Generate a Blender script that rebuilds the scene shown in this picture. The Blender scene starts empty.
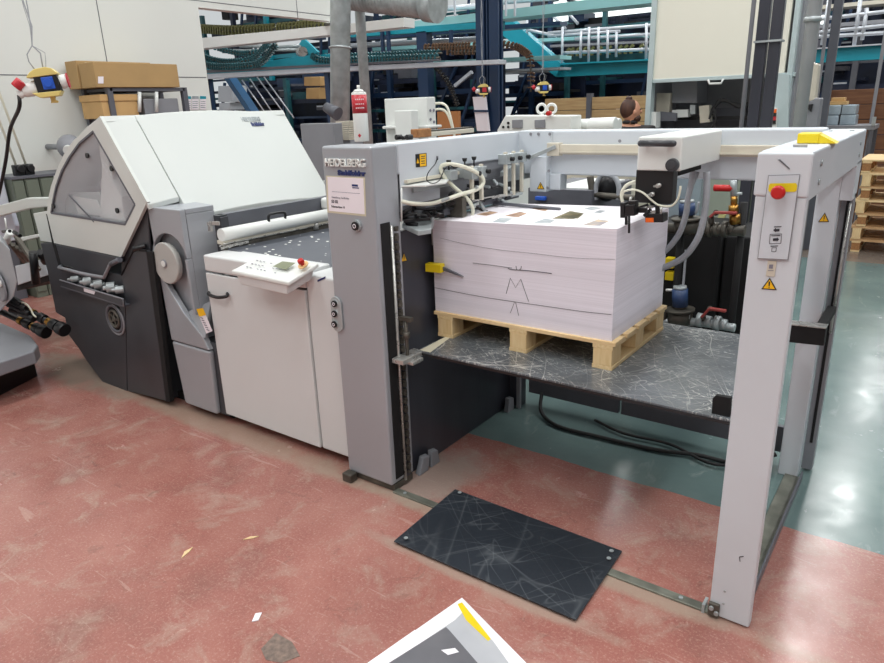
import bpy, bmesh, math, random
from mathutils import Vector, Matrix
random.seed(7)
V = Vector
COL = bpy.context.scene.collection
# ------------------------------------------------------------------ camera
F = 677.774
RW = ((0.8091563033836372, 0.5866683869877252, -0.03295876823772409),
      (0.16031506214628835, -0.2743803082805143, -0.948163766064134),
      (-0.565300944226665, 0.7619289009724666, -0.31606833488872366))
CAM = V((1.9, -2.12, 1.75))
def P(px, py, ax, val):
    """point of the sight line through a photo pixel at a given x, y or z (ax 0,1,2)"""
    c = ((px - 442) / F, (py - 331.5) / F, 1.0)
    r = V([sum(RW[k][i] * c[k] for k in range(3)) for i in range(3)])
    return CAM + r * ((val - CAM[ax]) / r[ax])
cd = bpy.data.cameras.new('camera'); cam = bpy.data.objects.new('camera', cd); COL.objects.link(cam)
cam.matrix_world = Matrix(((RW[0][0], -RW[1][0], -RW[2][0], CAM.x), (RW[0][1], -RW[1][1], -RW[2][1], CAM.y),
                           (RW[0][2], -RW[1][2], -RW[2][2], CAM.z), (0, 0, 0, 1)))
cd.sensor_width = 36; cd.lens = F / 884 * 36; cd.clip_start = 0.02; cd.clip_end = 200
bpy.context.scene.camera = cam
# ------------------------------------------------------------------ materials
def lin(c):
    c = c / 255
    return c / 12.92 if c <= .04045 else ((c + .055) / 1.055) ** 2.4
def rgb(c): return (lin(c[0]), lin(c[1]), lin(c[2]), 1)
def mat(name, col, rough=.5, metal=0, var=.06, scale=6, bump=0, spec=.5, emit=0, alpha=1, trans=0, stretch=(1, 1, 1), col2=None, detail=4):
    m = bpy.data.materials.new(name); m.use_nodes = True
    n = m.node_tree.nodes; l = m.node_tree.links; b = n['Principled BSDF']
    tc = n.new('ShaderNodeTexCoord'); mp = n.new('ShaderNodeMapping'); nz = n.new('ShaderNodeTexNoise')
    mp.inputs['Scale'].default_value = stretch
    l.new(tc.outputs['Object'], mp.inputs[0]); l.new(mp.outputs[0], nz.inputs['Vector'])
    nz.inputs['Scale'].default_value = scale; nz.inputs['Detail'].default_value = detail
    cr = n.new('ShaderNodeValToRGB'); a = rgb(col)
    c2 = rgb(col2) if col2 else tuple(x * (1 - var * 2.5) for x in a[:3]) + (1,)
    cr.color_ramp.elements[0].position = .3; cr.color_ramp.elements[1].position = .7
    cr.color_ramp.elements[0].color = c2; cr.color_ramp.elements[1].color = a
    l.new(nz.outputs['Fac'], cr.inputs[0]); l.new(cr.outputs[0], b.inputs['Base Color'])
    rr = n.new('ShaderNodeMapRange'); rr.inputs[3].default_value = max(0, rough - .06); rr.inputs[4].default_value = min(1, rough + .06)
    l.new(nz.outputs['Fac'], rr.inputs[0]); l.new(rr.outputs[0], b.inputs['Roughness'])
    b.inputs['Metallic'].default_value = metal
    b.inputs['Specular IOR Level'].default_value = spec
    if bump:
        bp = n.new('ShaderNodeBump'); bp.inputs['Strength'].default_value = bump; bp.inputs['Distance'].default_value = .004
        l.new(nz.outputs['Fac'], bp.inputs['Height']); l.new(bp.outputs[0], b.inputs['Normal'])
    if emit:
        b.inputs['Emission Color'].default_value = a; b.inputs['Emission Strength'].default_value = emit
    if alpha < 1: b.inputs['Alpha'].default_value = alpha
    if trans: b.inputs['Transmission Weight'].default_value = trans
    return m
def scratched(name, base, scratch, rough=.35, amount=.5, scale=3, metal=0, dust=None):
    """dark sheet with pale random scratches and rubbed dust"""
    m = mat(name, base, rough, metal, .15, scale)
    n = m.node_tree.nodes; l = m.node_tree.links; b = n['Principled BSDF']
    src = b.inputs['Base Color'].links[0].from_socket
    tc = n.new('ShaderNodeTexCoord'); prev = src
    mz = n.new('ShaderNodeTexNoise'); mz.inputs['Scale'].default_value = 2.5; mz.inputs['Detail'].default_value = 3; l.new(tc.outputs['Object'], mz.inputs['Vector'])
    mk = n.new('ShaderNodeMapRange'); mk.inputs[1].default_value = .3; mk.inputs[2].default_value = .6; l.new(mz.outputs['Fac'], mk.inputs[0])
    for k, (rot, sc) in enumerate(((.35, 1), (1.1, 1.5), (2.0, .8), (2.7, 1.9), (.9, 3.1), (2.4, 3.3))):
        mp = n.new('ShaderNodeMapping'); mp.vector_type = 'TEXTURE'; mp.inputs['Rotation'].default_value = (0, 0, rot)
        mp.inputs['Scale'].default_value = (1 / (scale * sc * .35), 1 / (scale * sc * 2.4), 1); mp.inputs['Location'].default_value = (k * .37, k * .13, 0)
        nz = n.new('ShaderNodeTexNoise'); nz.inputs['Scale'].default_value = 1; nz.inputs['Detail'].default_value = 1
        nz.inputs['Distortion'].default_value = .5
        cr = n.new('ShaderNodeValToRGB'); e = cr.color_ramp.elements; e.new(.5); w_ = .0035 * (1 + sc * .5)
        e[0].position = .5 - w_; e[1].position = .5; e[2].position = .5 + w_
        e[0].color = (0, 0, 0, 1); e[1].color = (amount,) * 3 + (1,); e[2].color = (0, 0, 0, 1)
        mu = n.new('ShaderNodeMath'); mu.operation = 'MULTIPLY'
        mx = n.new('ShaderNodeMixRGB'); mx.inputs['Color2'].default_value = rgb(scratch)
        l.new(tc.outputs['Object'], mp.inputs[0]); l.new(mp.outputs[0], nz.inputs['Vector']); l.new(nz.outputs['Fac'], cr.inputs[0])
        l.new(cr.outputs[0], mu.inputs[0]); l.new(mk.outputs[0], mu.inputs[1])
        l.new(mu.outputs[0], mx.inputs['Fac']); l.new(prev, mx.inputs['Color1']); prev = mx.outputs[0]
    l.new(prev, b.inputs['Base Color'])
    return m
M = {}
M['white'] = mat('white_paint', (226, 229, 226), .38, var=.015)
M['hood'] = mat('hood_white_paint', (205, 210, 207), .4, var=.012, scale=2)
M['side_white'] = mat('side_white_paint', (212, 217, 213), .42, var=.015, scale=3)
M['cab'] = mat('cabinet_paint', (216, 218, 218), .42, var=.02, scale=2)
M['silver'] = mat('silver_grey_paint', (168, 172, 178), .38, .25, var=.02, scale=3)
M['lgrey'] = mat('light_grey_paint', (205, 212, 219), .4, var=.02, scale=3)
M['lilac'] = mat('pale_post_paint', (208, 214, 220), .42, var=.015, scale=4)
M['cream'] = mat('cream_rail', (212, 206, 190), .35, var=.04, scale=8)
M['dark'] = mat('anthracite_paint', (64, 66, 71), .42, var=.08, scale=5, bump=.05)
M['darkplate'] = mat('dark_steel_plate', (78, 80, 90), .3, .2, var=.18, scale=5, stretch=(1, 1, .15))
M['black'] = mat('black_plastic', (24, 24, 27), .4, var=.1)
M['blackm'] = mat('black_matt', (18, 18, 20), .8, var=.1)
M['dgrey'] = mat('dark_grey_paint', (96, 98, 106), .45, var=.06)
M['mgrey'] = mat('mid_grey_paint', (140, 142, 148), .45, var=.04)
M['steel'] = mat('bright_steel', (196, 196, 192), .28, .6, var=.1, scale=20)
M['zinc'] = mat('zinc_steel', (186, 194, 196), .38, .35, var=.12, scale=12)
M['iron'] = mat('dull_iron', (112, 108, 100), .5, .6, var=.2, scale=14)
M['greenplate'] = mat('worn_green_grey_steel', (150, 152, 140), .42, .5, var=.2, scale=9)
M['brass'] = mat('brass', (176, 132, 66), .3, .9, var=.1)
M['red'] = mat('red_plastic', (196, 32, 30), .35, var=.05)
M['orange'] = mat('orange_plastic', (250, 110, 30), .4, var=.05)
M['yellow'] = mat('yellow_plastic', (240, 212, 30), .4, var=.04)
M['wyellow'] = mat('warning_yellow', (246, 190, 20), .45, var=.03)
M['syel'] = mat('socket_box_yellow', (226, 206, 124), .4, var=.04)
M['blue'] = mat('blue_plastic', (36, 92, 200), .35, var=.04)
M['navyink'] = mat('navy_ink', (38, 54, 110), .5)
M['motorblue'] = mat('motor_blue', (52, 76, 118), .4, var=.08)
M['ink'] = mat('black_ink', (50, 50, 58), .6, var=.02)
M['greyink'] = mat('grey_ink', (128, 128, 140), .6, var=.02)
M['paper'] = mat('paper_white', (244, 240, 246), .6, var=.01)
M['label'] = mat('label_paper', (240, 234, 240), .5, var=.01)
M['tape'] = mat('clear_tape', (214, 208, 184), .25, var=.02)
M['wood'] = mat('pine_wood', (236, 210, 164), .6, var=.12, scale=7, stretch=(1, 12, 12), col2=(220, 186, 136))
M['wood_y'] = mat('pine_wood_lengthwise', (236, 210, 164), .6, scale=7, stretch=(12, 1, 12), col2=(218, 186, 134))
M['woodend'] = mat('pine_block', (236, 208, 160), .65, scale=9, stretch=(6, 6, 1), col2=(222, 188, 136))
M['chip'] = mat('pressed_wood_block', (176, 126, 80), .8, scale=60, col2=(140, 96, 58))
M['plank'] = mat('crate_plank', (196, 168, 122), .6, scale=3, stretch=(1, 8, 10), col2=(172, 140, 96))
M['brownplank'] = mat('brown_plank', (126, 86, 58), .6, scale=3, stretch=(1, 8, 10), col2=(98, 62, 40))
M['card'] = mat('cardboard', (180, 148, 100), .75, var=.05, scale=4)
M['card2'] = mat('cardboard_light', (204, 166, 112), .75, var=.05, scale=4)
M['teal'] = mat('teal_paint', (26, 152, 172), .4, var=.06, scale=2)
M['litteal'] = mat('top_lit_teal', (150, 206, 208), .35, var=.05, scale=1.5)  # teal lightened to its top-lit tone
M['dteal'] = mat('dark_teal_machine', (40, 98, 106), .45, var=.2, scale=4)
M['navy'] = mat('navy_column_paint', (30, 54, 86), .4, var=.08, scale=3)
M['navyd'] = mat('dark_navy_machine', (24, 36, 64), .5, var=.25, scale=3)
M['alu'] = mat('aluminium_profile', (206, 212, 220), .35, .25, var=.05, scale=4)
M['concrete'] = mat('grey_wall_panel', (112, 112, 122), .7, var=.08, scale=1)
M['greencab'] = mat('olive_locker_paint', (104, 112, 100), .45, var=.04, scale=2)
M['binglass'] = mat('dark_screen', (40, 42, 44), .2)
M['lcd'] = mat('lcd_screen', (140, 146, 120), .3, var=.05)
M['hose'] = mat('cream_hose', (222, 222, 204), .35, var=.03)
M['ghose'] = mat('grey_hose', (164, 168, 174), .5, var=.05, scale=60)
M['rubber'] = mat('black_rubber', (26, 26, 28), .6)
M['strap'] = mat('plastic_wrap', (170, 186, 196), .25, var=.15, scale=8)
M['skin'] = mat('skin', (206, 150, 122), .55, var=.05)
M['hair'] = mat('brown_hair', (84, 52, 38), .6, scale=30, stretch=(1, 1, .2), col2=(54, 32, 24))
M['shirt'] = mat('dark_shirt', (44, 40, 42), .8, var=.1)
M['jeans'] = mat('dark_trousers', (40, 44, 58), .8, var=.1)
M['cream_door'] = mat('cream_door_skin', (232, 230, 216), .4, var=.015, scale=1)
M['cyanlight'] = mat('pale_frame_paint', (190, 206, 208), .35, .2, var=.04)
M['redpaint'] = mat('red_print', (196, 46, 58), .4)
M['disc'] = mat('handwheel_plastic', (184, 184, 180), .45, var=.04)
def glass(name, tint=(230, 232, 235), a=.25):
    m = mat(name, tint, .06, alpha=a); return m
M['pane'] = mat('clear_guard_pane', (228, 232, 240), .06, var=0, alpha=.24)
M['bluepane'] = glass('tinted_glass_pane', (170, 186, 196), .5)
M['matt_mat'] = scratched('scratched_black_sheet', (44, 50, 58), (150, 156, 160), .42, .16, 1.3)
M['table'] = scratched('scratched_steel_table', (112, 117, 122), (214, 214, 210), .26, .85, 4.5, .2)
# paper stack: fine sheet lines
def stackmat():
    m = mat('cut_paper_edges', (226, 218, 232), .75, var=.02)
    n = m.node_tree.nodes; l = m.node_tree.links; b = n['Principled BSDF']
    tc = n.new('ShaderNodeTexCoord'); prev = None
    for sc, lo, hi in ((150, .93, 1.03), (26, .93, 1.04), (900, .93, 1.03)):
        mp = n.new('ShaderNodeMapping'); mp.inputs['Scale'].default_value = (.5, .5, sc)
        nz = n.new('ShaderNodeTexNoise'); nz.inputs['Scale'].default_value = 1; nz.inputs['Detail'].default_value = 2
        mr = n.new('ShaderNodeMapRange'); mr.inputs[1].default_value = .3; mr.inputs[2].default_value = .7
        mr.inputs[3].default_value = lo; mr.inputs[4].default_value = hi
        l.new(tc.outputs['Object'], mp.inputs[0]); l.new(mp.outputs[0], nz.inputs['Vector']); l.new(nz.outputs['Fac'], mr.inputs[0])
        if prev is None: prev = mr.outputs[0]
        else:
            mu = n.new('ShaderNodeMath'); mu.operation = 'MULTIPLY'; l.new(prev, mu.inputs[0]); l.new(mr.outputs[0], mu.inputs[1]); prev = mu.outputs[0]
    mx = n.new('ShaderNodeVectorMath'); mx.operation = 'SCALE'; mx.inputs[0].default_value = rgb((233, 229, 239))[:3]
    l.new(prev, mx.inputs['Scale']); l.new(mx.outputs[0], b.inputs['Base Color'])
    return m
M['stack'] = stackmat()
def floormat():
    m = bpy.data.materials.new('painted_floor'); m.use_nodes = True
    n = m.node_tree.nodes; l = m.node_tree.links; b = n['Principled BSDF']
    geo = n.new('ShaderNodeNewGeometry')
    def noise(sc, det=6, rough=.6, st=(1, 1, 1), dist=0):
        mp = n.new('ShaderNodeMapping'); mp.inputs['Scale'].default_value = st
        z = n.new('ShaderNodeTexNoise'); z.inputs['Scale'].default_value = sc; z.inputs['Detail'].default_value = det
        z.inputs['Roughness'].default_value = rough; z.inputs['Distortion'].default_value = dist
        l.new(geo.outputs['Position'], mp.inputs[0]); l.new(mp.outputs[0], z.inputs['Vector']); return z.outputs['Fac']
    def ramp(src, stops):
        r = n.new('ShaderNodeValToRGB'); e = r.color_ramp.elements
        while len(e) < len(stops): e.new(.5)
        for i, (p, c) in enumerate(stops):
            e[i].position = p; e[i].color = c if len(c) == 4 else rgb(c)
        l.new(src, r.inputs[0]); return r.outputs[0]
    def mix(f, a, c):
        x = n.new('ShaderNodeMixRGB')
        l.new(f, x.inputs['Fac'])
        for s, k in ((a, 'Color1'), (c, 'Color2')):
            if isinstance(s, tuple): x.inputs[k].default_value = rgb(s)
            else: l.new(s, x.inputs[k])
        return x.outputs[0]
    g = lambda v: (v, v, v, 1)
    red = ramp(noise(1.6, 8, .62), [(.28, (136, 94, 86)), (.45, (156, 102, 93)), (.6, (166, 114, 104)), (.75, (170, 138, 124))])
    red = mix(ramp(noise(5, 8, .7, dist=.6), [(.52, g(0)), (.7, g(.6))]), red, (176, 156, 142))
    red = mix(ramp(noise(24, 6, .8), [(.56, g(0)), (.72, g(.3))]), red, (196, 160, 146))
    red = mix(ramp(noise(95, 4, .8), [(.53, g(0)), (.68, g(.5))]), red, (206, 172, 158))
    red = mix(ramp(noise(60, 4, .8), [(.58, g(0)), (.7, g(.4))]), red, (120, 78, 70))
    red = mix(ramp(noise(9, 6, .8, dist=1), [(.58, g(0)), (.74, g(.65))]), red, (112, 84, 76))
    red = mix(ramp(noise(2.4, 3, .5, (1, 9, 1), 1.5), [(.66, g(0)), (.7, g(.3))]), red, (196, 168, 156))
    grey = ramp(noise(1.2, 6, .6), [(.3, (92, 112, 112)), (.6, (110, 132, 130)), (.8, (126, 146, 142))])
    grey = mix(ramp(noise(3, 5, .7, (2.5, 1, 1), 1), [(.6, g(0)), (.75, g(.35))]), grey, (170, 180, 176))
    sx = n.new('ShaderNodeSeparateXYZ'); l.new(geo.outputs['Position'], sx.inputs[0])
    def math_(op, a, c):
        x = n.new('ShaderNodeMath'); x.operation = op
        for s, i in ((a, 0), (c, 1)):
            if isinstance(s, (int, float)): x.inputs[i].default_value = s
            else: l.new(s, x.inputs[i])
        return x.outputs[0]
    wob = math_('MULTIPLY', math_('SUBTRACT', noise(2.5, 4), .5), .06)
    y = math_('ADD', sx.outputs['Y'], wob)
    gy = math_('GREATER_THAN', y, .715); gx = math_('GREATER_THAN', sx.outputs['X'], -.35)
    col = mix(math_('MULTIPLY', gy, gx), red, grey)
    # bare concrete dust along the machine line; brownish shade painted into the far lane
    def near(px, py, sx_, sy_, amt):
        dx = math_('DIVIDE', math_('SUBTRACT', sx.outputs['X'], px), sx_); dy = math_('DIVIDE', math_('SUBTRACT', sx.outputs['Y'], py), sy_)
        d = math_('ADD', math_('MULTIPLY', dx, dx), math_('MULTIPLY', dy, dy))
        d = math_('ADD', d, math_('MULTIPLY', math_('SUBTRACT', noise(3.5, 6, .7), .5), 2.4))
        mr = n.new('ShaderNodeMapRange'); mr.inputs[1].default_value = 1.1; mr.inputs[2].default_value = .3; mr.inputs[4].default_value = amt
        l.new(d, mr.inputs[0]); return mr.outputs[0]
    col = mix(near(-2.9, .02, .75, .22, .85), col, (140, 126, 114))
    col = mix(near(-1.3, .0, 1.5, .1, .7), col, (160, 142, 126))
    col = mix(near(.08, .25, .22, .32, .7), col, (160, 150, 140))
    col = mix(near(.7, -.02, 1.2, .06, .75), col, (166, 150, 134))
    col = mix(near(.67, -.3, .62, .05, .7), col, (168, 150, 136))
    shaded_lane = math_('MULTIPLY', math_('GREATER_THAN', sx.outputs['Y'], 6.3), 1)
    col = mix(shaded_lane, col, (118, 108, 100))  # brownish tone paints the shadow zone of the far floor
    l.new(col, b.inputs['Base Color'])
    rr = n.new('ShaderNodeMapRange'); rr.inputs[1].default_value = .3; rr.inputs[2].default_value = .7
    rr.inputs[3].default_value = .12; rr.inputs[4].default_value = .3
    l.new(noise(3, 6, .7), rr.inputs[0]); l.new(rr.outputs[0], b.inputs['Roughness'])
    bp = n.new('ShaderNodeBump'); bp.inputs['Strength'].default_value = .08; bp.inputs['Distance'].default_value = .008
    l.new(noise(9, 5), bp.inputs['Height']); l.new(bp.outputs[0], b.inputs['Normal'])
    return m
M['floor'] = floormat()
# ------------------------------------------------------------------ mesh helpers
ORG = {}
class MB:
    def __init__(s): s.b = bmesh.new(); s.mi = 0
    def face(s, vs, smooth=False):
        try: f = s.b.faces.new(vs)
        except ValueError: return
        f.material_index = s.mi; f.smooth = smooth; return f
    def box(s, x0, x1, y0, y1, z0, z1):
        return s.hexa([V((x, y, z)) for z in (z0, z1) for x, y in ((x0, y0), (x1, y0), (x1, y1), (x0, y1))])
    def hexa(s, p):
        v = [s.b.verts.new(q) for q in p]
        for f in ((3, 2, 1, 0), (4, 5, 6, 7), (0, 1, 5, 4), (1, 2, 6, 5), (2, 3, 7, 6), (3, 0, 4, 7)): s.face([v[i] for i in f])
        return s
    def prism(s, pts, vec):
        vec = V(vec); a = [s.b.verts.new(V(p)) for p in pts]; c = [s.b.verts.new(V(p) + vec) for p in pts]
        s.face(list(reversed(a))); s.face(c); k = len(pts)
        for i in range(k): s.face([a[i], a[(i + 1) % k], c[(i + 1) % k], c[i]])
        return s
    def obox(s, p0, p1, w, h, up=(0, 0, 1)):
        """bar from p0 to p1 with width w (sideways) and height h"""
        p0 = V(p0); p1 = V(p1); d = (p1 - p0).normalized(); sd = d.cross(V(up))
        if sd.length < 1e-4: sd = d.cross(V((1, 0, 0)))
        sd.normalize(); u = sd.cross(d)
        q = []
        for p in (p0, p1):
            for a, c in ((-1, -1), (1, -1), (1, 1), (-1, 1)): q.append(p + sd * (a * w / 2) + u * (c * h / 2))
        return s.hexa(q)
    def cyl(s, p0, p1, r, r2=None, n=16):
        return s.tube([V(p0), V(p1)], r, n, r2=r2)
    def tube(s, pts, r, n=8, r2=None, closed=False):
        pts = [V(p) for p in pts]; rings = []; K = len(pts); pu = None
        for i, p in enumerate(pts):
            if closed: d = pts[(i + 1) % K] - pts[i - 1]
            else: d = pts[min(i + 1, K - 1)] - pts[max(i - 1, 0)]
            d.normalize()
            if pu is None: pu = d.orthogonal().normalized()
            pu = (pu - d * pu.dot(d))
            if pu.length < 1e-5: pu = d.orthogonal()
            pu.normalize(); w = d.cross(pu)
            rr = r if r2 is None else r + (r2 - r) * i / (K - 1)
            rings.append([s.b.verts.new(p + (pu * math.cos(t) + w * math.sin(t)) * rr) for t in [2 * math.pi * j / n for j in range(n)]])
        for i in range(K if closed else K - 1):
            A = rings[i]; B = rings[(i + 1) % K]
            for j in range(n): s.face([A[j], A[(j + 1) % n], B[(j + 1) % n], B[j]], True)
        if not closed: s.face(list(reversed(rings[0]))); s.face(rings[-1])
        return s
    def sph(s, c, r, seg=14, rot=None):
        r = (r, r, r) if isinstance(r, (int, float)) else r
        mt = Matrix.Translation(V(c)) @ (rot or Matrix()) @ Matrix.Diagonal((*r, 1))
        g = bmesh.ops.create_uvsphere(s.b, u_segments=seg, v_segments=seg // 2 + 2, radius=1, matrix=mt)
        for v in g['verts']:
            for f in v.link_faces: f.smooth = True; f.material_index = s.mi
        return s
    def torus(s, c, axis, R, r, n=28, m=8):
        axis = V(axis).normalized(); u = axis.orthogonal().normalized(); w = axis.cross(u)
        return s.tube([V(c) + (u * math.cos(t) + w * math.sin(t)) * R for t in [2 * math.pi * k / n for k in range(n)]], r, m, closed=True)
    def build(s, name, m, parent=None, bevel=0, seg=2):
        bmesh.ops.recalc_face_normals(s.b, faces=s.b.faces)
        o = None
        org = ORG.get(parent.name, V((0, 0, 0))) if parent else V((0, 0, 0))
        if not parent and len(s.b.verts):
            xs = [v.co for v in s.b.verts]
            org = V(((min(v.x for v in xs) + max(v.x for v in xs)) / 2, (min(v.y for v in xs) + max(v.y for v in xs)) / 2, min(v.z for v in xs)))
        for v in s.b.verts: v.co -= org
        me = bpy.data.meshes.new(name); s.b.to_mesh(me); s.b.free()
        for x in (m if isinstance(m, (list, tuple)) else [m]): me.materials.append(M[x] if isinstance(x, str) else x)
        o = bpy.data.objects.new(name, me); COL.objects.link(o)
        if parent: o.parent = parent
        else: o.location = org
        ORG[o.name] = org
        if bevel:
            bv = o.modifiers.new('bevel', 'BEVEL'); bv.width = bevel; bv.segments = seg; bv.limit_method = 'ANGLE'; bv.angle_limit = math.radians(40)
            bv.harden_normals = False
        return o
def spline(pts, k=6):
    pts = [V(p) for p in pts]; out = []
    q = [pts[0]] + pts + [pts[-1]]
    for i in range(1, len(q) - 2):
        for j in range(k):
            t = j / k; a, b, c, d = q[i - 1:i + 3]
            out.append(.5 * ((2 * b) + (c - a) * t + (2 * a - 5 * b + 4 * c - d) * t * t + (3 * b - a - 3 * c + d) * t ** 3))
    out.append(pts[-1]); return out
def tag(o, label=None, cat=None, group=None, kind=None):
    if label: o['label'] = label
    if cat: o['category'] = cat
    if group: o['group'] = group
    if kind: o['kind'] = kind
    return o
def thing(name, label, cat, loc=(0, 0, 0), group=None):
    o = bpy.data.objects.new(name, None); COL.objects.link(o); o.location = loc; o.empty_display_size = .05
    ORG[o.name] = V(loc); return tag(o, label, cat, group)
def copy_tree(o, parent=None):
    c = o.copy(); COL.objects.link(c)
    if parent: c.parent = parent
    ORG[c.name] = ORG.get(o.name, V((0, 0, 0)))
    for ch in [x for x in bpy.data.objects if x.parent == o]: copy_tree(ch, c)
    return c
def struct(mb, name, m, bevel=0): return tag(mb.build(name, m, None, bevel), kind='structure')
def text(s, size, pos, xdir, updir, m, parent, name='lettering', ext=.0015, off=0, sx=1, shear=0):
    cu = bpy.data.curves.new('t', 'FONT'); cu.body = s; cu.size = size; cu.extrude = ext; cu.offset = off; cu.shear = shear
    t = bpy.data.objects.new('t', cu); COL.objects.link(t)
    bpy.context.view_layer.update()
    me = bpy.data.meshes.new_from_object(t, depsgraph=bpy.context.evaluated_depsgraph_get())
    bpy.data.objects.remove(t)
    x = V(xdir).normalized(); u = V(updir); u = (u - x * u.dot(x)).normalized(); z = x.cross(u)
    org = ORG.get(parent.name, V((0, 0, 0))) if parent else V((0, 0, 0))
    mt = Matrix(((x.x, u.x, z.x, pos[0] - org.x), (x.y, u.y, z.y, pos[1] - org.y), (x.z, u.z, z.z, pos[2] - org.z), (0, 0, 0, 1)))
    me.transform(mt @ Matrix.Diagonal((sx, 1, 1, 1)))
    me.name = name; me.materials.clear(); me.materials.append(M[m])
    o = bpy.data.objects.new(name, me); COL.objects.link(o); o.parent = parent; ORG[o.name] = org
    return o
def warn(parent, apex, bl, br, n, name='warning_sign'):
    """triangle sign on a surface: 3-D apex, base left, base right and outward normal"""
    n = V(n); a, b, c = V(apex), V(bl), V(br); ctr = (a + b + c) / 3
    mb = MB(); mb.prism([a, b, c], n * .001)
    mb.mi = 1; k = .76; mb.prism([ctr + (q - ctr) * k + n * .001 for q in (a, b, c)], n * .0006)
    mb.mi = 0; base = (b + c) / 2; up = (a - base)
    w = (c - b) * .035
    mb.prism([base + up * .3 - w + n * .0016, base + up * .3 + w + n * .0016, base + up * .68 + w * 1.6 + n * .0016, base + up * .68 - w * 1.6 + n * .0016], n * .0005)
    mb.prism([base + up * .16 - w + n * .0016, base + up * .16 + w + n * .0016, base + up * .24 + w + n * .0016, base + up * .24 - w + n * .0016], n * .0005)
    o = mb.build(name, ['black', 'wyellow'], parent); o['label'] = 'yellow warning triangle with black border'; return o
# ================================================================== setting
struct(MB().box(-14, 12, -6, 27, -.2, 0), 'floor', 'floor')
w = MB()                                    # panelled wall at the left, with its opening
w.box(-6.35, -6.2, -6, 3.80, 0, 6.5); w.box(-6.35, -6.2, 3.80, 6.3, 3.045, 6.5)
wl = struct(w, 'wall_left', mat('wall_panel', (226, 229, 224), .5, var=.012, scale=.6))
s_ = MB()
for z in (2.2, 3.12, 4.4): s_.box(-6.2, -6.196, -6, 3.78 if z < 3 else 6.3, z, z + .008)
for y in (-3, -.4, 2.45, 5.5): s_.box(-6.2, -6.196, y, y + .008, 0 if y < 3 else 3.02, 6.5)
sm = s_.build('panel_seam', 'dgrey', wl); 
struct(MB().box(-14, 12, 26.8, 27, 0, 7.5), 'wall_back', 'concrete')
struct(MB().box(11.8, 12, -6, 27, 0, 7.5), 'wall_right', 'concrete')
struct(MB().box(-14, 12, -6.2, -6, 0, 7.5), 'wall_front', mat('wall_behind_camera', (190, 190, 188), .6))
cl = MB()
for k in range(9): cl.box(-14, 12, -6 + k * 4.0, -6 + k * 4.0 + 1.6, 6.6, 6.75)
cl.box(-14, -10, -6, 27, 6.6, 6.75)
struct(cl, 'ceiling', mat('ceiling_sheet', (196, 200, 198), .6))

# ================================================================== pile feeder
fd = thing('pile_feeder', 'silver and light grey sheet feeder frame with lift table around the paper pile', 'machine', (.7, .6, 0))
mb = MB(); mb.box(-.285, 0, 0, .168, .035, 1.603)
post = mb.build('front_post', 'silver', fd, .012, 3)
MB().box(-.262, .004, .012, .15, .006, .036).build('post_foot', 'iron', post)
MB().box(-.283, -.225, -.05, .0, .0, .045).build('levelling_foot', 'iron', post, .006)
# header letters and product name
a = P(326, 162.8, 1, -.002)
text('HEIDELBERG', .046, (a.x - .004, -.002, a.z - .013), (1, 0, 0), (0, 0, 1), 'white', post, 'raised_lettering', .007, .0005, .9)
a = P(338, 172.8, 1, -.002)
text('Stahlfolder', .028, (a.x - .001, -.002, a.z - .008), (1, 0, 0), (0, 0, 1), 'navyink', post, 'lettering', .002, .0012, 1.28)
q = [P(*p, 1, -.0005) for p in ((326, 175.5), (365, 177.5), (366.2, 216.5), (327.5, 212.5))]
lb = MB().prism(q, (0, -.001, 0)).build('taped_label', 'tape', post)
q = [P(*p, 1, -.0015) for p in ((327.5, 176.8), (363.3, 178.5), (364.6, 214.3), (329, 210.8))]
MB().prism(q, (0, -.001, 0)).build('paper_sheet', 'label', post)
xd = q[2] - q[3]
a = P(331.7, 198, 1, -.003); text('Heidelberg Stahlfolder', .0115, a, xd, (0, 0, 1), 'greyink', post, 'lettering', .0004)
a = P(331.6, 202.6, 1, -.003); text('53 02', .017, a, xd, (0, 0, 1), 'ink', post, 'lettering', .0004, .0006)
a = P(331.4, 207.2, 1, -.003); text('Faltmaschine 10', .0125, a, xd, (0, 0, 1), 'ink', post, 'lettering', .0004, .0002)
mb = MB()
mb.prism([P(*p, 1, -.003) for p in ((351.8, 184.2), (357.8, 184.6), (357.9, 186.7), (351.9, 186.3))], (0, -.0005, 0))
mb.prism([P(*p, 1, -.003) for p in ((352.4, 187.2), (359, 187.6), (359, 188.6), (352.4, 188.2))], (0, -.0005, 0))
mb.prism([P(*p, 1, -.003) for p in ((332, 191.4), (360, 193.5), (360, 193.8), (332, 191.7))], (0, -.0003, 0))
mb.build('label_print', 'navyink', post)
# push buttons on the post
def pbutton(px, py, r, parent, cap='black'):
    c = P(px, py, 1, 0)
    MB().cyl(c, c + V((0, -.012, 0)), r, r * .96, 24).build('button_ring', 'zinc', parent, .001)
    c2 = c + V((0, -.012, 0)); mb = MB(); mb.cyl(c2, c2 + V((0, -.008, 0)), r * .72, n=20)
    o = mb.build('push_button', cap, parent, .001); mb = MB()
    mb.torus(c2 + V((0, -.009, 0)), (0, 1, 0), r * .3, r * .07, 14, 5); mb.build('button_symbol', 'label', o)
pbutton(357.5, 225.5, .026, post)
c0 = P(337.5, 314, 1, -.002)
mb = MB(); K = []
for t in range(28):
    an = 2 * math.pi * t / 28; K.append(c0 + V((math.cos(an) * .034, 0, math.sin(an) * .034 + (.05 if math.sin(an) > 0 else -.05))))
bp_ = mb.prism(K, (0, -.008, 0)).build('button_plate', 'zinc', post, .002)
for py in (303, 313, 323.5): pbutton(336.6, py, .0215, bp_)
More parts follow.
